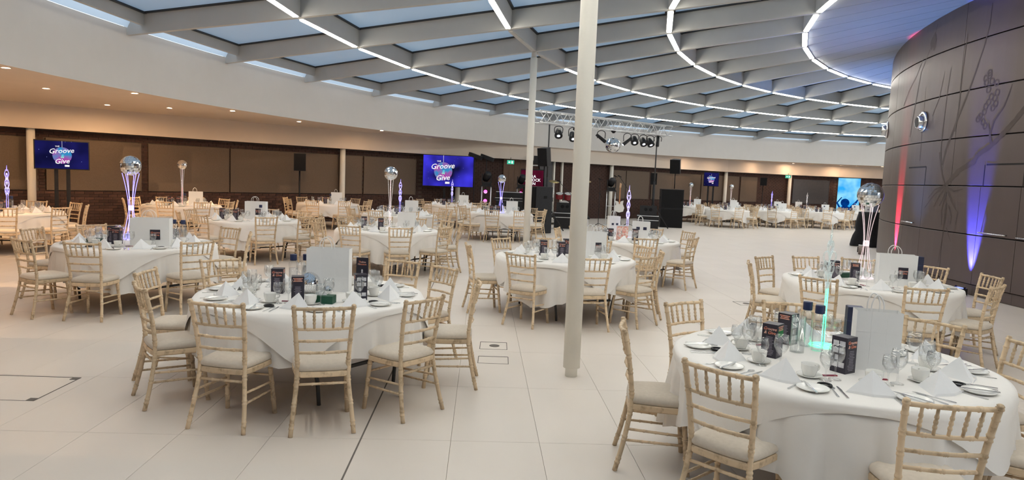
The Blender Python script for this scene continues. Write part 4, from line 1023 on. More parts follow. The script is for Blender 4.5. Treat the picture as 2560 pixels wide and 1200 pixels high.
# E F G H
t = pole_tower('pink', .13); place(t, -2.35, 13.05); tag(t, 'mirror ball on a single pinkish pole in mid hall', 'centrepiece', 'mirror ball centrepieces')
bg_(-1.98, 12.75, -.1, 'plain white paper bag, ' + refE, w=.31, d=.15, h=.34); menu(-2.82, 12.95, .3, 'left menu box, ' + refE); menu(-2.44, 12.65, .1, 'right menu box, ' + refE)
btl(-2.15, 13.1, 'left blue-capped water bottle, ' + refE); btl(-2.04, 13.08, 'right blue-capped water bottle, ' + refE)
menu(.44, 9.50, .1, 'leftmost menu box, ' + refF); menu(.68, 9.36, .2, 'middle menu box, ' + refF); menu(.80, 9.86, .2, 'rear menu box, ' + refF)
bg_(1.13, 9.50, .3, 'white bag with square dark label beside the column, ' + refF, w=.34, d=.16, h=.36, label='logo')
t = heart('lilac', 'lilac', .95, 4); place(t, 2.2, 13.1); tag(t, 'lilac heart tower standing before the stage', 'centrepiece', 'heart tower centrepieces')
bg_(1.96, 13.25, .2, 'taller white bag with two dark squares, ' + refG, w=.22, d=.13, h=.40, label='squares'); bg_(2.42, 12.85, -.1, 'lilac-lit white bag with two dark squares, ' + refG, w=.32, d=.15, h=.34, label='squares')
t = empty('gift_box', (2.02, 12.55, ZT + .008), .1); m = MB(); m.box((0, 0, .13), (.19, .10, .26)); m.build('carton', M_floral, t); m = MB(); m.box((0, 0, .262), (.196, .106, .012)); m.build('carton_lid', M_printwhite, t); tag(t, 'tall coral floral gift box in front of the heart tower', 'gift box')
menu(1.78, 12.42, .2, 'left menu box, ' + refG); menu(2.26, 12.55, 0, 'right menu box, ' + refG)
bg_(-5.30, 14.1, .1, 'white bag with square dark label, ' + refH, w=.42, d=.16, h=.36, label='logo'); menu(-5.85, 13.75, .2, 'left menu box, ' + refH); menu(-5.50, 13.55, .1, 'right menu box, ' + refH); btl(-5.10, 13.8, 'blue-capped water bottle, ' + refH)
# I .. N and the far hall
def extras(key, led=None, kind=None, bagpos=None, boxes=2, dark=False):
    ref, x, y = refs[key]; v = Vector((x, y)).normalized(); rt = Vector((v.y, -v.x))
    P = lambda u, w: (x + rt.x * u + v.x * w, y + rt.y * u + v.y * w)
    if kind == 'ball': place(tag(ball_tower(led, 5, .125), 'mirror ball on %s-lit curved rods, %s' % (led, ref), 'centrepiece', 'mirror ball centrepieces'), *P(0, .05))
    if kind == 'pole': place(tag(pole_tower(led, .125), 'mirror ball on one %s-lit pole, %s' % (led, ref), 'centrepiece', 'mirror ball centrepieces'), *P(0, .05))
    if kind == 'heart': place(tag(heart(led, led, .85, 4), '%s heart tower, %s' % (led, ref), 'centrepiece', 'heart tower centrepieces'), *P(0, .05))
    bu, bw = bagpos or (.3, 0)
    bg_(*P(bu, bw), atan2(v.y, v.x) - pi / 2, 'white paper bag, %s' % ref, w=.34, d=.15, h=.36)
    for q in range(boxes): menu(*P(-.28 + .19 * q, -.18 + .1 * q), .3 * q, '%s menu box, %s' % (('left', 'right')[q], ref))
    btl(*P(.06, -.2), 'blue-capped water bottle, %s' % ref)
extras('I', 'violet', 'heart', (-.3, .1)); extras('J', 'red', 'pole', (.32, -.1)); extras('K', None, None, (.25, -.05)); extras('L', 'violet', 'heart', (.3, -.05)); extras('M', 'lilac', 'heart', (.42, .0)); extras('N', 'violet', 'ball', (.33, 0))
extras('O', None, None, (.3, -.1)); extras('P', None, None, (.3, -.1)); extras('Q', None, None, (.1, 0)); extras('R', None, None, (.1, 0))
extras('S', 'red', 'pole', (.35, 0)); extras('T', 'white', 'pole', (.15, -.3)); extras('U', 'violet', 'heart', (.3, 0)); extras('V', 'white', 'heart', (-.4, 0)); extras('X', 'red', 'pole', (.3, 0))
# ================================================================ SCREENS
def frame_xy(cx, cy): v = Vector((cx, cy)).normalized(); return v, Vector((v.y, -v.x)), atan2(v.y, v.x) - pi / 2
def logo(parent, y, sc, z=0.0, x=0.0):
    m = MB(); m.lathe([(.001, 0), (.205 * sc, 0), (.205 * sc, .004), (.001, .004)], 28); o = m.build('logo_disc', M_logoball, parent, loc=(x, y, z - .01 * sc)); o.rotation_euler = (pi / 2, 0, 0)
    m = MB(); m.box((x, y, z + .27 * sc), (.006 * sc, .003, .16 * sc)); m.build('logo_string', M_logo, parent)
    text('logo_lettering', 'Groove', .17 * sc, M_logo, parent, (x - .02 * sc, y - .010, z + .10 * sc), (pi / 2, -.08, 0), shear=.28)
    text('logo_lettering', '&', .13 * sc, M_logocyan, parent, (x, y - .010, z - .035 * sc), (pi / 2, 0, 0), shear=.2)
    text('logo_lettering', 'Give', .17 * sc, M_logo, parent, (x - .01 * sc, y - .012, z - .16 * sc), (pi / 2, -.08, 0), shear=.28)
    text('logo_lettering', 'THE', .05 * sc, M_logo, parent, (x - .1 * sc, y - .012, z + .21 * sc), (pi / 2, -.08, 0))
    m = MB(); m.box((x + .10 * sc, y - .006, z - .265 * sc), (.10 * sc, .003, .045 * sc)); m.build('logo_plate', M_logo, parent)
def tv(x, y, z, w, h, label, scr, rz_extra=0.0, sc=1.0, stand=True, lx=0.0):
    v, rt, rz = frame_xy(x, y); t = empty('television', (x, y, 0), rz + rz_extra)
    m = MB(); m.box((0, .03, z), (w, .06, h)); m.build('housing', M_black, t)
    m = MB(); m.box((0, -.004, z), (w - .05, .008, h - .05)); s = m.build('screen', scr, t)
    logo(s, -.010, sc, z, lx)
    if stand:
        for sx in (-.13, .13): m = MB(); m.box((sx, .09, (z - h * .3) / 2), (.085, .06, z - h * .3)); m.build('stand_post', M_black, t)
        m = MB(); m.box((0, .09, .02), (.8, .55, .04)); m.build('stand_foot', M_black, t)
    tag(t, label, 'television'); return t
tv(-11.60, 17.6, 1.93, 1.20, .74, 'television with blue logo picture on a dark twin-post stand at left', M_scr_tv, .06, 1.02)
tv(-2.63, 27.2, 1.97, 2.02, 1.25, 'big bright blue logo screen beside the stage', M_scr_led, .02, 1.75, True, -.20)
tv(10.30, 36.0, 2.14, .78, .74, 'small television with blue logo picture in the far hall', M_scr_tv, 0, .80)
# tall crowd-picture screen in the far hall
v, rt, rz = frame_xy(18.7, 38.4); t = empty('led_screen', (18.7, 38.4, 0), rz); t.scale = (.86, 1, .84)
m = MB(); m.box((0, .06, 1.66), (1.34, .12, 2.75)); m.build('housing', M_black, t)
m = MB(); m.box((0, -.004, 1.66), (1.30, .008, 2.70)); s = m.build('screen', M_scr_crowd, t)
def sil(poly, name): m = MB(); m.prism(poly, 0, .004); o = m.build(name, M_sil, s, loc=(0, -.010, 0)); o.rotation_euler = (pi / 2, 0, 0)
circ = lambda x, y, rx, ry: [(x + rx * cos(2 * pi * i / 16), y + ry * sin(2 * pi * i / 16)) for i in range(16)]
sil(circ(-.16, 1.38, .26, .27), 'crowd_head'); sil([(-.55, .35), (.20, .35), (.30, .75), (.10, 1.10), (-.05, 1.18), (-.3, 1.15), (-.5, .95)], 'crowd_body')
sil([(.05, 1.02), (.42, 1.45), (.60, 1.72), (.66, 1.70), (.52, 1.38), (.16, .92)], 'crowd_arm'); sil([(-.48, .95), (-.68, 1.35), (-.40, 1.75), (-.35, 1.72), (-.58, 1.36), (-.36, .98)], 'crowd_arm')
sil(circ(.44, .95, .18, .2), 'crowd_head'); sil([(.22, .35), (.68, .35), (.68, .75), (.5, .82), (.3, .8)], 'crowd_body')
tag(t, 'tall bright blue screen showing silhouetted dancers in the far hall', 'screen')
# stage backdrop screen with lettering
v, rt, rz = frame_xy(1.15, 33.0); t = empty('stage_screen', (.76, 29.0, 0), rz); t.scale = (.88, 1, .88)
m = MB(); m.box((0, .05, 1.75), (1.15, .1, 1.5)); m.build('housing', M_black, t); m = MB(); m.box((0, -.004, 1.75), (1.1, .008, 1.4)); s = m.build('screen', M_scr_red, t)
m = MB(); m.box((0, .2, .5), (.1, .1, 1.0)); m.box((0, .2, .02), (.7, .5, .04)); m.build('stand', M_black, t)
text('screen_lettering', 'ARA\nLINTOCK\nION', .19, M_white_em, s, (-.02, -.012, 1.98), (pi / 2, 0, 0))
tag(t, 'dark red stage screen with white capital lettering behind the slim column', 'screen')

# ================================================================ LOUDSPEAKERS, STANDS
def spk(x, y, z, w, d, h, face, label, pole=True, tilt=0.0):
    t = empty('loudspeaker', (x, y, z), face)
    m = MB(); m.prism([(-w / 2, -d / 2), (w / 2, -d / 2), (w * .36, d / 2), (-w * .36, d / 2)], -h / 2, h / 2); b = m.build('cabinet', M_black, t); b.rotation_euler = (tilt, 0, 0)
    m = MB(); m.box((0, -d / 2 - .004, 0), (w * .94, .012, h * .95)); m.build('grille', M_grille, b)
    tag(t, label, 'loudspeaker'); return t
def pole_stand(x, y, z0, z1, label, tripod=True, r=.02):
    t = empty('speaker_stand', (x, y, z0)); m = MB(); m.tube([(0, 0, .02), (0, 0, z1 - z0)], r, 8); m.build('pole', M_black, t, True)
    if tripod:
        for q in range(3):
            a = 2 * pi * q / 3 + .5; m = MB(); m.tube([(0, 0, .75), (.5 * cos(a), .5 * sin(a), .015)], .014, 6); m.build('leg', M_black, t, True)
        m = MB(); m.lathe([(.035, .70), (.035, .80)], 12); m.build('collar', M_black, t, True)
    tag(t, label, 'stand'); return t
f = lambda x, y: frame_xy(x, y)[2]
spk(-7.09, 22.6, 2.04, .38, .35, .57, f(-8, 26) + .1, 'dark loudspeaker on a stand before the left wall panels'); pole_stand(-7.09, 22.65, 0, 1.76, 'thin stand under the left wall loudspeaker', True, .028)
spk(6.54, 32.3, 2.02, .30, .28, .54, f(7, 37), 'small loudspeaker behind the truss stand at right of stage'); pole_stand(6.54, 32.35, 0, 1.76, 'thin stand under the small loudspeaker behind the stage')
spk(13.55, 37.4, 2.14, .34, .31, .43, f(16, 44), 'dark loudspeaker on the far hall wall'); pole_stand(13.55, 37.45, 0, 1.95, 'thin stand under the far hall loudspeaker')
# bass stacks with top speakers
def sub(x, y, face, z, label, w=.62, d=.80, h=.78):
    t = empty('bass_speaker', (x, y, z), face); m = MB(); m.box((0, 0, h / 2), (w, d, h - .01)); m.build('cabinet', M_black, t)
    m = MB(); m.box((0, -d / 2 - .008, h / 2), (w - .05, .016, h - .07)); m.build('grille', M_grille, t)
    for sx in (-1, 1): m = MB(); m.box((sx * (w / 2 + .001), .05, h * .55), (.006, .16, .09)); m.build('side_handle', M_grille, t)
    tag(t, label, 'loudspeaker')
sub(.80, 22.95, f(.9, 23) - .75, 0, 'lower bass speaker of the stack left of the stage'); sub(.80, 22.95, f(.9, 23) - .75, .78, 'upper bass speaker of the stack left of the stage')
sub(6.62, 28.8, f(6.6, 28.8) + .12, 0, 'lower bass speaker of the stack right of the stage', .92, .7, .8); sub(6.62, 28.8, f(6.6, 28.8) + .12, .8, 'upper bass speaker of the stack right of the stage', .92, .7, .8)
pole_stand(.98, 22.95, 1.56, 2.35, 'short pole on the left bass stack', False); spk(.98, 22.9, 2.55, .36, .34, .60, f(1, 23) - .55, 'top loudspeaker on a pole above the left bass stack', tilt=.16)
pole_stand(6.72, 28.8, 1.60, 2.3, 'short pole on the right bass stack', False); spk(6.72, 28.75, 2.56, .42, .36, .58, f(6.7, 28.7) - .25, 'top loudspeaker on a pole above the right bass stack', tilt=.16)
def wedge(x, y, z, face, label):
    t = empty('stage_monitor', (x, y, z), face); m = MB(); w = .62
    m.add([(-w/2, -.24, 0), (w/2, -.24, 0), (w/2, .24, 0), (-w/2, .24, 0), (-w/2, -.20, .36), (w/2, -.20, .36), (w/2, .22, .12), (-w/2, .22, .12)], [(0,3,2,1),(4,5,6,7),(0,1,5,4),(1,2,6,5),(2,3,7,6),(3,0,4,7)]); m.build('cabinet', M_black, t)
    for sx in (-1, 1): m = MB(); m.lathe([(.001, 0), (.06, 0), (.05, .012)], 14); o = m.build('port', M_grille, t, loc=(sx * .09, -.235, .22)); o.rotation_euler = (pi / 2, 0, 0)
    tag(t, label, 'stage monitor', 'wedge stage monitors')
def case(x, y, face, w, d, h, label):
    t = empty('flight_case', (x, y, 0), face); m = MB(); m.box((0, 0, h / 2), (w, d, h)); m.build('case_body', M_black, t)
    for z in (.02, h * .72, h - .015):
        m = MB(); m.box((0, 0, z), (w + .012, d + .012, .022)); m.build('edge_trim', M_alu, t)
    tag(t, label, 'flight case', 'flight cases')
case(1.90, 25.2, f(2, 25), .75, .6, .62, 'black case under the left stage monitor'); wedge(1.90, 25.2, .625, f(2, 25), 'wedge monitor on a case left of the centre column')
case(5.05, 25.6, f(5, 25.6), .78, .6, .62, 'silver-edged case under the right stage monitor'); wedge(5.05, 25.6, .625, f(5, 25.6), 'wedge monitor on a case beside the right bass stack')
case(-.15, 27.5, f(-.1, 27), 1.1, .6, 1.25, 'tall black case behind the violet-lit ball table')

# ================================================================ TRUSS AND STAGE LIGHTS
a, b = Vector((.65, 23.62, 3.72)), Vector((6.12, 27.85, 3.72)); d = (b - a); L = d.length; u = d.normalized(); n = Vector((-u.y, u.x, 0)); S_ = .40
t = empty('lighting_truss', a); rails = [(-S_/2, 0), (S_/2, 0), (-S_/2, S_), (S_/2, S_)]
for o_, z in rails: m = MB(); m.tube([n * o_ + Vector((0, 0, z)), u * L + n * o_ + Vector((0, 0, z))], .025, 8); m.build('chord', M_alu, t, True)
steps = 22
for i in range(steps):
    s0, s1 = L * i / steps, L * (i + 1) / steps
    for o_ in (-S_/2, S_/2):
        z0, z1 = (0, S_) if i % 2 else (S_, 0); m = MB(); m.tube([u * s0 + n * o_ + Vector((0, 0, z0)), u * s1 + n * o_ + Vector((0, 0, z1))], .012, 6); m.build('lacing', M_alu, t, True)
    for z in (0, S_):
        o0, o1 = (-S_/2, S_/2) if i % 2 else (S_/2, -S_/2); m = MB(); m.tube([u * s0 + n * o0 + Vector((0, 0, z)), u * s1 + n * o1 + Vector((0, 0, z))], .012, 6); m.build('lacing', M_alu, t, True)
tag(t, 'silver lattice lighting truss above the stage', 'truss')
def truss_stand(s, label):
    p = a + u * s; q = empty('truss_stand', (p.x, p.y, 0)); m = MB(); m.tube([(0, 0, .05), (0, 0, 1.9)], .04, 10); m.build('lower_mast', M_black, q, True)
    m = MB(); m.tube([(0, 0, 1.85), (0, 0, 3.70)], .026, 10); m.build('upper_mast', M_legs, q, True); m = MB(); m.tube([(-.3 * u.x, -.3 * u.y, 3.73), (.3 * u.x, .3 * u.y, 3.73)], .022, 8); m.build('cross_bar', M_alu, q, True)
    for r_ in range(3):
        an = 2 * pi * r_ / 3; m = MB(); m.tube([(0, 0, 1.0), (.65 * cos(an), .65 * sin(an), .02)], .02, 6); m.build('leg', M_black, q, True)
    tag(q, label, 'stand', 'truss stands')
truss_stand(.62, 'tall mast carrying the left end of the truss'); truss_stand(6.25, 'tall mast carrying the right end of the truss')
def lamp(s, z, kind, label, yaw=0.0, tilt=.5, lit=False):
    p = a + u * s; t = empty('stage_light', (p.x, p.y, 3.70)); t.scale = (1.15, 1.15, 1.1); m = MB(); m.tube(bez([(-.12, 0, z + .0), (-.12, 0, z * .3), (0, 0, -.02), (.12, 0, z * .3), (.12, 0, z)], 4), .012, 6); y_ = m.build('yoke', M_black, t, True)
    m = MB()
    if kind == 'par': m.lathe([(.001, .16), (.07, .15), (.10, .04), (.125, -.10), (.12, -.14), (.10, -.12)], 16)
    else: m.lathe([(.05, .20), (.055, .0), (.06, -.16), (.05, -.20), (.001, -.19)], 14)
    h = m.build('lamp_head', M_black, t, True, loc=(0, 0, z)); h.rotation_euler = (tilt, 0, yaw)
    m = MB(); m.lathe([(.001, 0), (.05 if kind == 'par' else .04, 0)], 14); l = m.build('lens', M_lens if lit else M_steel, h, loc=(0, 0, -.125 if kind == 'par' else -.202)); l.rotation_euler = (pi, 0, 0)
    tag(t, label, 'stage light', 'stage lights on the truss')
for s, z, kd, lb, yw, tl, lit in [(1.05, -.24, 'par', 'leftmost round stage light under the truss', 0, -.7, True), (1.72, -.30, 'par', 'second round stage light under the truss', .2, -.7, True), (2.0, -.14, 'tube', 'slim black spotlight beside the second round light', 1.0, -1.0, False),
    (3.15, -.28, 'tube', 'slim black spotlight just right of the centre column', 1.2, -.9, False), (4.55, -.30, 'tube', 'slim spotlight with bright white lens aimed at the mirror ball', -1.2, -.9, True), (4.95, -.24, 'par', 'round stage light right of the hanging mirror ball', 0, -.7, True),
    (5.45, -.26, 'par', 'second round stage light right of the hanging mirror ball', .2, -.7, True), (5.85, -.26, 'par', 'small pale-lensed stage light near the right mast', .5, -.6, True), (6.30, -.20, 'tube', 'rightmost slim black spotlight at the right mast', -.3, -.3, False)]: lamp(s, z, kd, lb, yw, tl, lit)
p = a + u * 3.78; t = empty('hanging_mirror_ball', (p.x, p.y, 3.18)); mirror_ball('ball', .285, t, (0, 0, 0), 44, 24)
m = MB(); m.tube([(0, 0, .28), (0, 0, .45)], .006, 6); m.build('chain', M_steel, t); m = MB(); m.lathe([(.03, .44), (.09, .50), (.09, .58), (.02, .60)], 14); m.build('motor', M_black, t, True); tag(t, 'large mirror ball hanging from the lighting truss', 'mirror ball')

# ---- totems with moving heads
def totem(x, y, h, label, pink=True, hl=None):
    t = empty('light_totem', (x, y, 0), f(x, y))
    for sx in (-1, 1):
        for sy in (-1, 1): m = MB(); m.tube([(sx * .17, sy * .17, 0), (sx * .17, sy * .17, h)], .022, 8); m.build('chord', M_alu, t, True)
    m = MB(); m.box((0, 0, h + .01), (.46, .46, .03)); m.build('top_plate', M_black, t); m = MB(); m.box((0, 0, .01), (.5, .5, .02)); m.build('base_plate', M_alu, t)
    for z in (.35, .8): m = MB(); m.box((0, -.17, z), (.34, .02, .02)); m.build('cross_bar', M_alu, t)
    if pink:
        for z in (h * .62, h * .86): m = MB(); m.lathe([(.001, 0), (.07, 0), (.07, .03), (.001, .03)], 14); o = m.build('pink_lamp', M_pinkled, t, loc=(-.03, -.1, z)); o.rotation_euler = (pi / 2, 0, 0)
    m = MB(); m.box((0, 0, h + .09), (.34, .26, .14)); hd = m.build('moving_head_base', M_black, t)
    for sx in (-1, 1): m = MB(); m.box((sx * .17, 0, h + .30), (.04, .14, .34)); m.build('moving_head_arm', M_black, t)
    m = MB(); m.lathe([(.05, -.20), (.12, -.16), (.14, 0), (.13, .16), (.10, .20)], 16); o = m.build('moving_head', M_black, t, True, loc=(0, 0, h + .36)); o.rotation_euler = (.8, 0, .4)
    tag(t, label, 'light totem', 'light totems on stage')
totem(-1.05, 26.0, 1.45, 'lattice totem with pink lamps left of the violet ball stand'); totem(.30, 27.4, 1.40, 'lattice totem with pink lamps half behind the slim column'); totem(4.05, 28.6, 1.42, 'lattice totem with a black moving head right of the centre column', False)
# ---- band gear
def mic(x, y, h, label, boom=0.0):
    t = empty('microphone_stand', (x, y, 0), f(x, y)); m = MB(); m.tube([(0, 0, .02), (0, 0, h * .72)], .012, 6); m.build('pole', M_black, t, True)
    m = MB(); m.tube([(.10, 0, h * .60), (0, 0, h * .72), (-boom, 0, h)], .009, 6); m.build('boom', M_black, t, True)
    m = MB(); m.lathe([(.012, -.10), (.016, 0), (.026, .03), (.02, .06), (.001, .07)], 10); o = m.build('microphone', M_grille, t, True, loc=(-boom, 0, h)); o.rotation_euler = (0, -1.2, 0)
    for q in range(3): an = 2 * pi * q / 3; m = MB(); m.tube([(0, 0, .12), (.28 * cos(an), .28 * sin(an), .01)], .009, 6); m.build('leg', M_black, t, True)
    tag(t, label, 'microphone stand', 'microphone stands on stage')
mic(4.75, 28.4, 2.05, 'microphone on an angled boom before the beige panels', .42); mic(3.45, 27.6, 1.9, 'straight microphone stand right of the centre column', .02); mic(4.35, 29.5, 2.05, 'straight microphone stand behind the guitar', .02); mic(2.2, 26.4, 1.75, 'microphone boom above the drum kit', .5)
t = empty('electric_guitar', (4.02, 26.0, 0), f(4, 26)); m = MB(); m.prism([(-.17, .05), (-.20, .18), (-.13, .30), (-.16, .44), (-.07, .42), (0, .36), (.06, .43), (.15, .46), (.13, .32), (.19, .18), (.15, .04), (0, 0)], -.022, .022); o = m.build('body', M_china, t, loc=(0, 0, .66)); o.rotation_euler = (pi / 2, 0, 0)
m = MB(); m.box((0, -.03, 1.30), (.05, .025, .62)); m.build('neck', mat('guitar_maple', (.45, .22, .10), .4, noise=(9, (.4, .18, .08), .3, .7)), t); m = MB(); m.prism([(-.035, 0), (.035, 0), (.05, .15), (-.02, .19)], -.01, .01); o = m.build('headstock', mat('guitar_head', (.62, .40, .24), .4, noise=(9, (.55, .35, .2), .3, .7)), t, loc=(0, -.03, 1.60)); o.rotation_euler = (pi / 2, 0, 0)
m = MB(); m.tube([(-.15, .1, 0), (0, .06, .66), (.15, .1, 0)], .012, 6); m.tube([(0, .3, 0), (0, .05, .9)], .012, 6); m.build('guitar_stand', M_black, t, True); tag(t, 'pale electric guitar upright on a stand behind the bag', 'guitar')
t = empty('drum_riser', (2.06, 27.95, 0), f(2.0, 28)); m = MB(); m.box((0, .05, .32), (2.1, 1.5, .06)); m.build('deck', M_black, t)
for sx in (-1, 1):
    for sy in (-1, 1): m = MB(); m.box((sx * .98, .05 + sy * .68, .145), (.05, .05, .29)); m.build('leg', M_alu, t)
tag(t, 'low black riser under the red drum kit', 'riser')
t = empty('drum_kit', (2.06, 27.9, .35), f(2.0, 28))
def shell(name, x, y, z, r, h, mt, rx=0.0):
    m = MB(); m.lathe([(r, -h / 2), (r * 1.03, -h / 2 + .02), (r, -h / 2 + .04), (r, h / 2 - .04), (r * 1.03, h / 2 - .02), (r, h / 2)], 24); o = m.build(name, mt, t, False, loc=(x, y, z)); o.rotation_euler = (rx, 0, 0)
    m = MB(); m.lathe([(.001, h / 2 + .002), (r * .96, h / 2 + .002)], 24); m.build('drum_skin', M_bagpaper, o)
    m = MB(); m.lathe([(r * 1.03, h / 2 - .02), (r * 1.04, h / 2 + .008), (r * .98, h / 2 + .01)], 24, caps=False); m.build('rim_hoop', M_steel, o)
shell('bass_drum', 0, 0, .32, .29, .42, M_redpaint, pi / 2); shell('rack_tom', -.20, -.05, .80, .15, .22, M_redpaint, .3); shell('rack_tom', .16, -.05, .80, .16, .24, M_redpaint, .3); shell('floor_tom', .60, .15, .45, .20, .40, M_redpaint); shell('snare_drum', -.62, .25, .62, .18, .15, M_steel)
for x, y, z, r in ((-.75, 0, 1.10, .20), (-.45, .1, 1.38, .22), (.55, .1, 1.30, .24), (.85, .3, 1.45, .22)):
    m = MB(); m.lathe([(.001, .02), (.04, .02), (.06, .005), (r, -.01), (r, -.012), (.001, 0)], 24); o = m.build('cymbal', M_brass, t, True, loc=(x, y, z)); o.rotation_euler = (.25, .1, 0)
    m = MB(); m.tube([(x, y, .02), (x, y, z)], .011, 6); m.build('cymbal_stand', M_steel, t, True)
tag(t, 'red drum kit with cymbals behind the left stage monitor', 'drum kit')
t = empty('keyboard', (-.2, 26.2, 0), f(-.2, 26) + .1); m = MB(); m.box((0, 0, .98), (1.1, .32, .09)); m.build('case', M_black, t); m = MB()
for i in range(26): m.box((-.5 + i * .04, -.06, 1.03), (.035, .16, .012))
m.build('keys', M_china, t)
for s1 in (-1, 1): m = MB(); m.tube([(-.35 * s1, 0, .93), (.35 * s1, 0, .02)], .015, 6); m.build('stand_leg', M_black, t, True)
tag(t, 'black keyboard on a crossed stand behind the violet ball stand', 'keyboard')
# exit signs, wall bracket speaker, ceiling-hung fixtures
def exit_sign(x, y, z, label, s=1.0):
    t = empty('exit_sign', (x, y, z), f(x, y)); m = MB(); m.box((0, .02, 0), (.42 * s, .05, .24 * s)); m.build('housing', M_white, t); m = MB(); m.box((0, -.007, 0), (.40 * s, .006, .22 * s)); m.build('face', M_exit, t)
    m = MB(); m.prism([(-.14, -.02), (-.06, .05), (-.06, .015), (.0, .015), (0, -.05), (-.06, -.05), (-.06, -.085)], 0, .002); o = m.build('arrow', M_exitw, t, loc=(-.01, -.012, .015)); o.rotation_euler = (pi / 2, 0, 0); o.scale = (s, s, s)
    m = MB(); m.box((.09 * s, -.012, 0), (.09 * s, .002, .15 * s)); m.build('door_mark', M_exitw, t)
    m = MB(); m.tube([(0, .02, .12 * s), (0, .02, Z_DOWN + .06 - z)], .01, 6); m.build('hanger', M_black, t); tag(t, label, 'exit sign', 'green exit signs')
exit_sign(-.19, 29.2, 2.46, 'green exit sign hanging above the stage lobby', .72); exit_sign(15.1, 38.0, 2.47, 'green exit sign in the far hall', .68)
def hung_light(x, y, z, label, rot):
    t = empty('stage_flood', (x, y, z), rot); m = MB(); m.add([(-.25, -.1, 0), (.25, -.1, -.16), (.25, .12, -.16), (-.25, .12, 0), (-.21, -.1, .14), (.29, -.1, -.02), (.29, .12, -.02), (-.21, .12, .14)], [(0,3,2,1),(4,5,6,7),(0,1,5,4),(1,2,6,5),(2,3,7,6),(3,0,4,7)]); m.build('lamp_body', M_black, t); m = MB(); m.tube([(0, 0, -.05), (0, 0, -2.4)], .02, 6); m.build('mast', M_black, t); tag(t, label, 'stage light', 'black floods left of the stage')
hung_light(-1.57, 26.8, 2.60, 'left black flood lamp right of the big screen', -.3); hung_light(-1.12, 27.0, 2.56, 'right black flood lamp right of the big screen', -.2)
t = empty('wall_speaker', (.98, 29.8, 2.62), f(1, 33)); m = MB(); m.box((0, 0, 0), (.36, .24, .34)); m.build('cabinet', M_black, t); m = MB(); m.box((0, .04, -.24), (.62, .3, .05)); m.build('shelf', M_white, t); tag(t, 'small black box on a white bracket above the stage screen', 'loudspeaker')
# ================================================================ RIGHT SIDE: draped table, bin, uplights
x0, y0 = 11.95, 22.9; t = empty('poseur_table', (x0, y0, 0)); m = MB(); m.lathe([(.001, 1.12), (.36, 1.12), (.36, 1.145), (.001, 1.145)], 28); m.build('tabletop', M_black, t); m = MB(); m.tube([(0, 0, .03), (0, 0, 1.12)], .04, 10); m.build('pole', M_legs, t, True); m = MB(); m.lathe([(.001, 0), (.28, 0), (.26, .03), (.001, .035)], 24); m.build('base', M_legs, t, True); tag(t, 'tall round table hidden under black cloth by the bronze wall', 'table')
m = MB(); N = 48; vs = [(0, 0, 1.152)]
for k in range(9):
    for j_ in range(N):
        th = 2 * pi * j_ / N; fz_ = max(k - 1, 0) / 7; r = (.365 if k else .34) + .10 * fz_ + (.03 + .05 * fz_) * sin(6 * th + .8) * (fz_ > 0) + .12 * max(0, sin(2 * th + 2.2)) * fz_
        if 0.40 < fz_ < .75: r -= .06 * (1 - abs(fz_ - .57) / .18)
        vs.append((r * cos(th), r * sin(th), 1.152 if k == 0 else 1.150 - fz_ * 1.135))
m.add(vs, [(0, 1 + j_, 1 + (j_ + 1) % N) for j_ in range(N)] + [(1 + k * N + j_, 1 + (k + 1) * N + j_, 1 + (k + 1) * N + (j_ + 1) % N, 1 + k * N + (j_ + 1) % N) for k in range(8) for j_ in range(N)])
o = m.build('tablecloth', M_blackcloth, None, True, loc=(x0, y0, 0)); tag(o, 'black cloth draped to the floor over the tall table', 'tablecloth')
t = empty('sign_holder', (x0 - .12, y0 - .05, 1.155), f(x0, y0)); m = MB(); m.box((0, 0, .15), (.21, .012, .30)); m.build('card', M_bagpaper, t); m = MB()
for z in (.24, .20, .16): m.box((0, -.008, z), (.12, .002, .016))
m.box((0, -.008, .08), (.05, .002, .05)); m.build('print', M_printgrey, t); m = MB(); m.box((0, 0, .005), (.21, .08, .01)); m.build('foot', M_glass, t); tag(t, 'white printed sign standing on the black draped table', 'sign')
t = empty('tablet', (x0 + .17, y0 + .02, 1.155), f(x0, y0)); m = MB(); m.box((0, 0, .12), (.17, .012, .24)); o = m.build('slab', M_black, t); m = MB(); m.box((0, -.007, .12), (.155, .003, .22)); m.build('screen', mat('tablet_screen', (.10, .12, .18), .3, noise=(5, (.2, .22, .3), .3, .7)), t); m = MB(); m.box((0, .05, .006), (.16, .10, .012)); m.build('stand', M_bagpaper, t); tag(t, 'dark tablet on the black draped table', 'tablet')
t = empty('waste_bin', (10.20, 19.85, 0)); m = MB(); m.lathe([(.001, .01), (.095, .0), (.105, .27), (.098, .27), (.09, .02)], 24); m.build('can', mat('bin_metal', (.30, .25, .22), .4, metal=.7, noise=(40, (.2, .16, .14), .4, .6)), t, True); m = MB(); m.lathe([(.097, .262), (.108, .262), (.108, .285), (.097, .285)], 24, caps=False); m.build('rim', M_steel, t, True); tag(t, 'small metal bin on the floor beside the black table', 'bin')
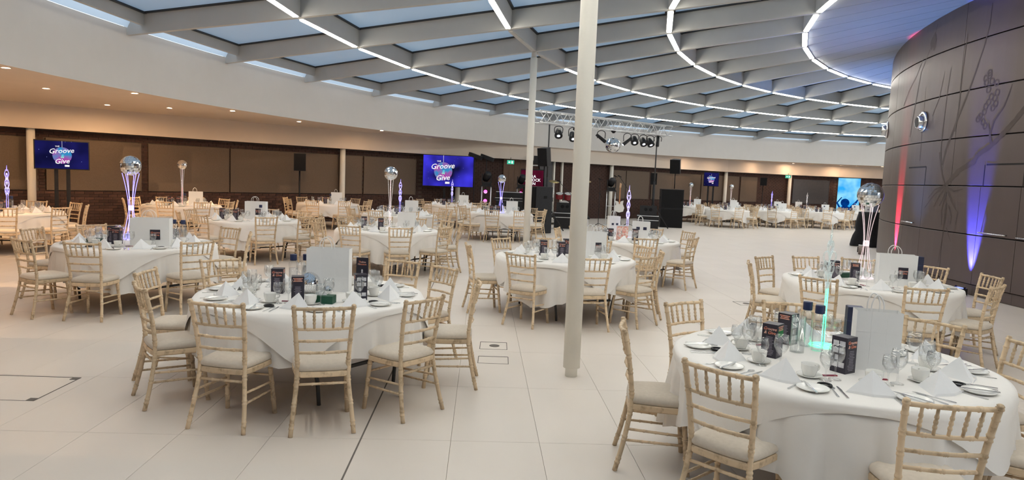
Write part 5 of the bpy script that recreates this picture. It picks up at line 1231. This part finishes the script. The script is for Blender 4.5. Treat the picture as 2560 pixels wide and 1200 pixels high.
def uplight(ang, colm, col, power, label, size):
    p = on_drum(ang, 0, .16); t = empty('led_uplight', p, ang)
    m = MB(); m.box((0, 0, .07), (.13, .24, .12)); m.build('housing', M_black, t); m = MB(); m.box((0, 0, .132), (.09, .2, .004)); m.build('led_face', colm, t)
    m = MB(); m.box((0, .13, .09), (.03, .02, .14)); m.box((0, -.13, .09), (.03, .02, .14)); m.build('bracket', M_black, t)
    ld = bpy.data.lights.new('led_uplight_beam', 'SPOT'); ld.energy = power; ld.color = col; ld.spot_size = size; ld.spot_blend = .6; ld.shadow_soft_size = .03
    lo_ = bpy.data.objects.new('led_uplight_beam', ld); COL.objects.link(lo_); lo_.parent = t; lo_.location = (0, 0, .15); lo_.rotation_euler = (0, radians(180 - 11), 0)
    tag(t, label, 'uplight', 'floor uplights at the bronze wall')
uplight(2.884, M_redled, (1, .03, .10), 7000, 'floor uplight casting a red beam up the bronze wall', radians(22))
uplight(3.125, M_blueled, (.06, .07, 1.0), 6000, 'black floor uplight casting a blue beam up the bronze wall', radians(27))
# blue wash lamps on the floor round the drum, aimed at the boarded roof
for q, an in enumerate((2.55, 2.975)):
    p = on_drum(an, 0, .45); t = empty('wash_light', p, an)
    m = MB(); m.box((0, 0, .10), (.22, .30, .16)); m.build('housing', M_black, t); m = MB(); m.box((0, 0, .182), (.17, .25, .004)); m.build('led_face', M_blueled, t)
    m = MB(); m.box((0, .16, .12), (.04, .02, .20)); m.box((0, -.16, .12), (.04, .02, .20)); m.build('bracket', M_black, t)
    ld = bpy.data.lights.new('wash_light_beam', 'SPOT'); ld.energy = (1000, 700)[q]; ld.color = (.12, .36, 1.0); ld.spot_size = radians(75); ld.spot_blend = .8; ld.shadow_soft_size = .08
    lo_ = bpy.data.objects.new('wash_light_beam', ld); COL.objects.link(lo_); lo_.parent = t; lo_.location = (0, 0, .20); lo_.rotation_euler = (0, radians(180 + 10), 0)
    tag(t, 'blue wash light on the floor %s the bronze wall' % ('at the far end of', 'hidden behind table and bag, below')[q], 'wash light', 'blue wash lights')
dups = {k: v for k, v in LABELS.items() if len(v) > 1}
print('shared labels:', {k: len(v) for k, v in dups.items()})
print('objects:', len(bpy.data.objects))
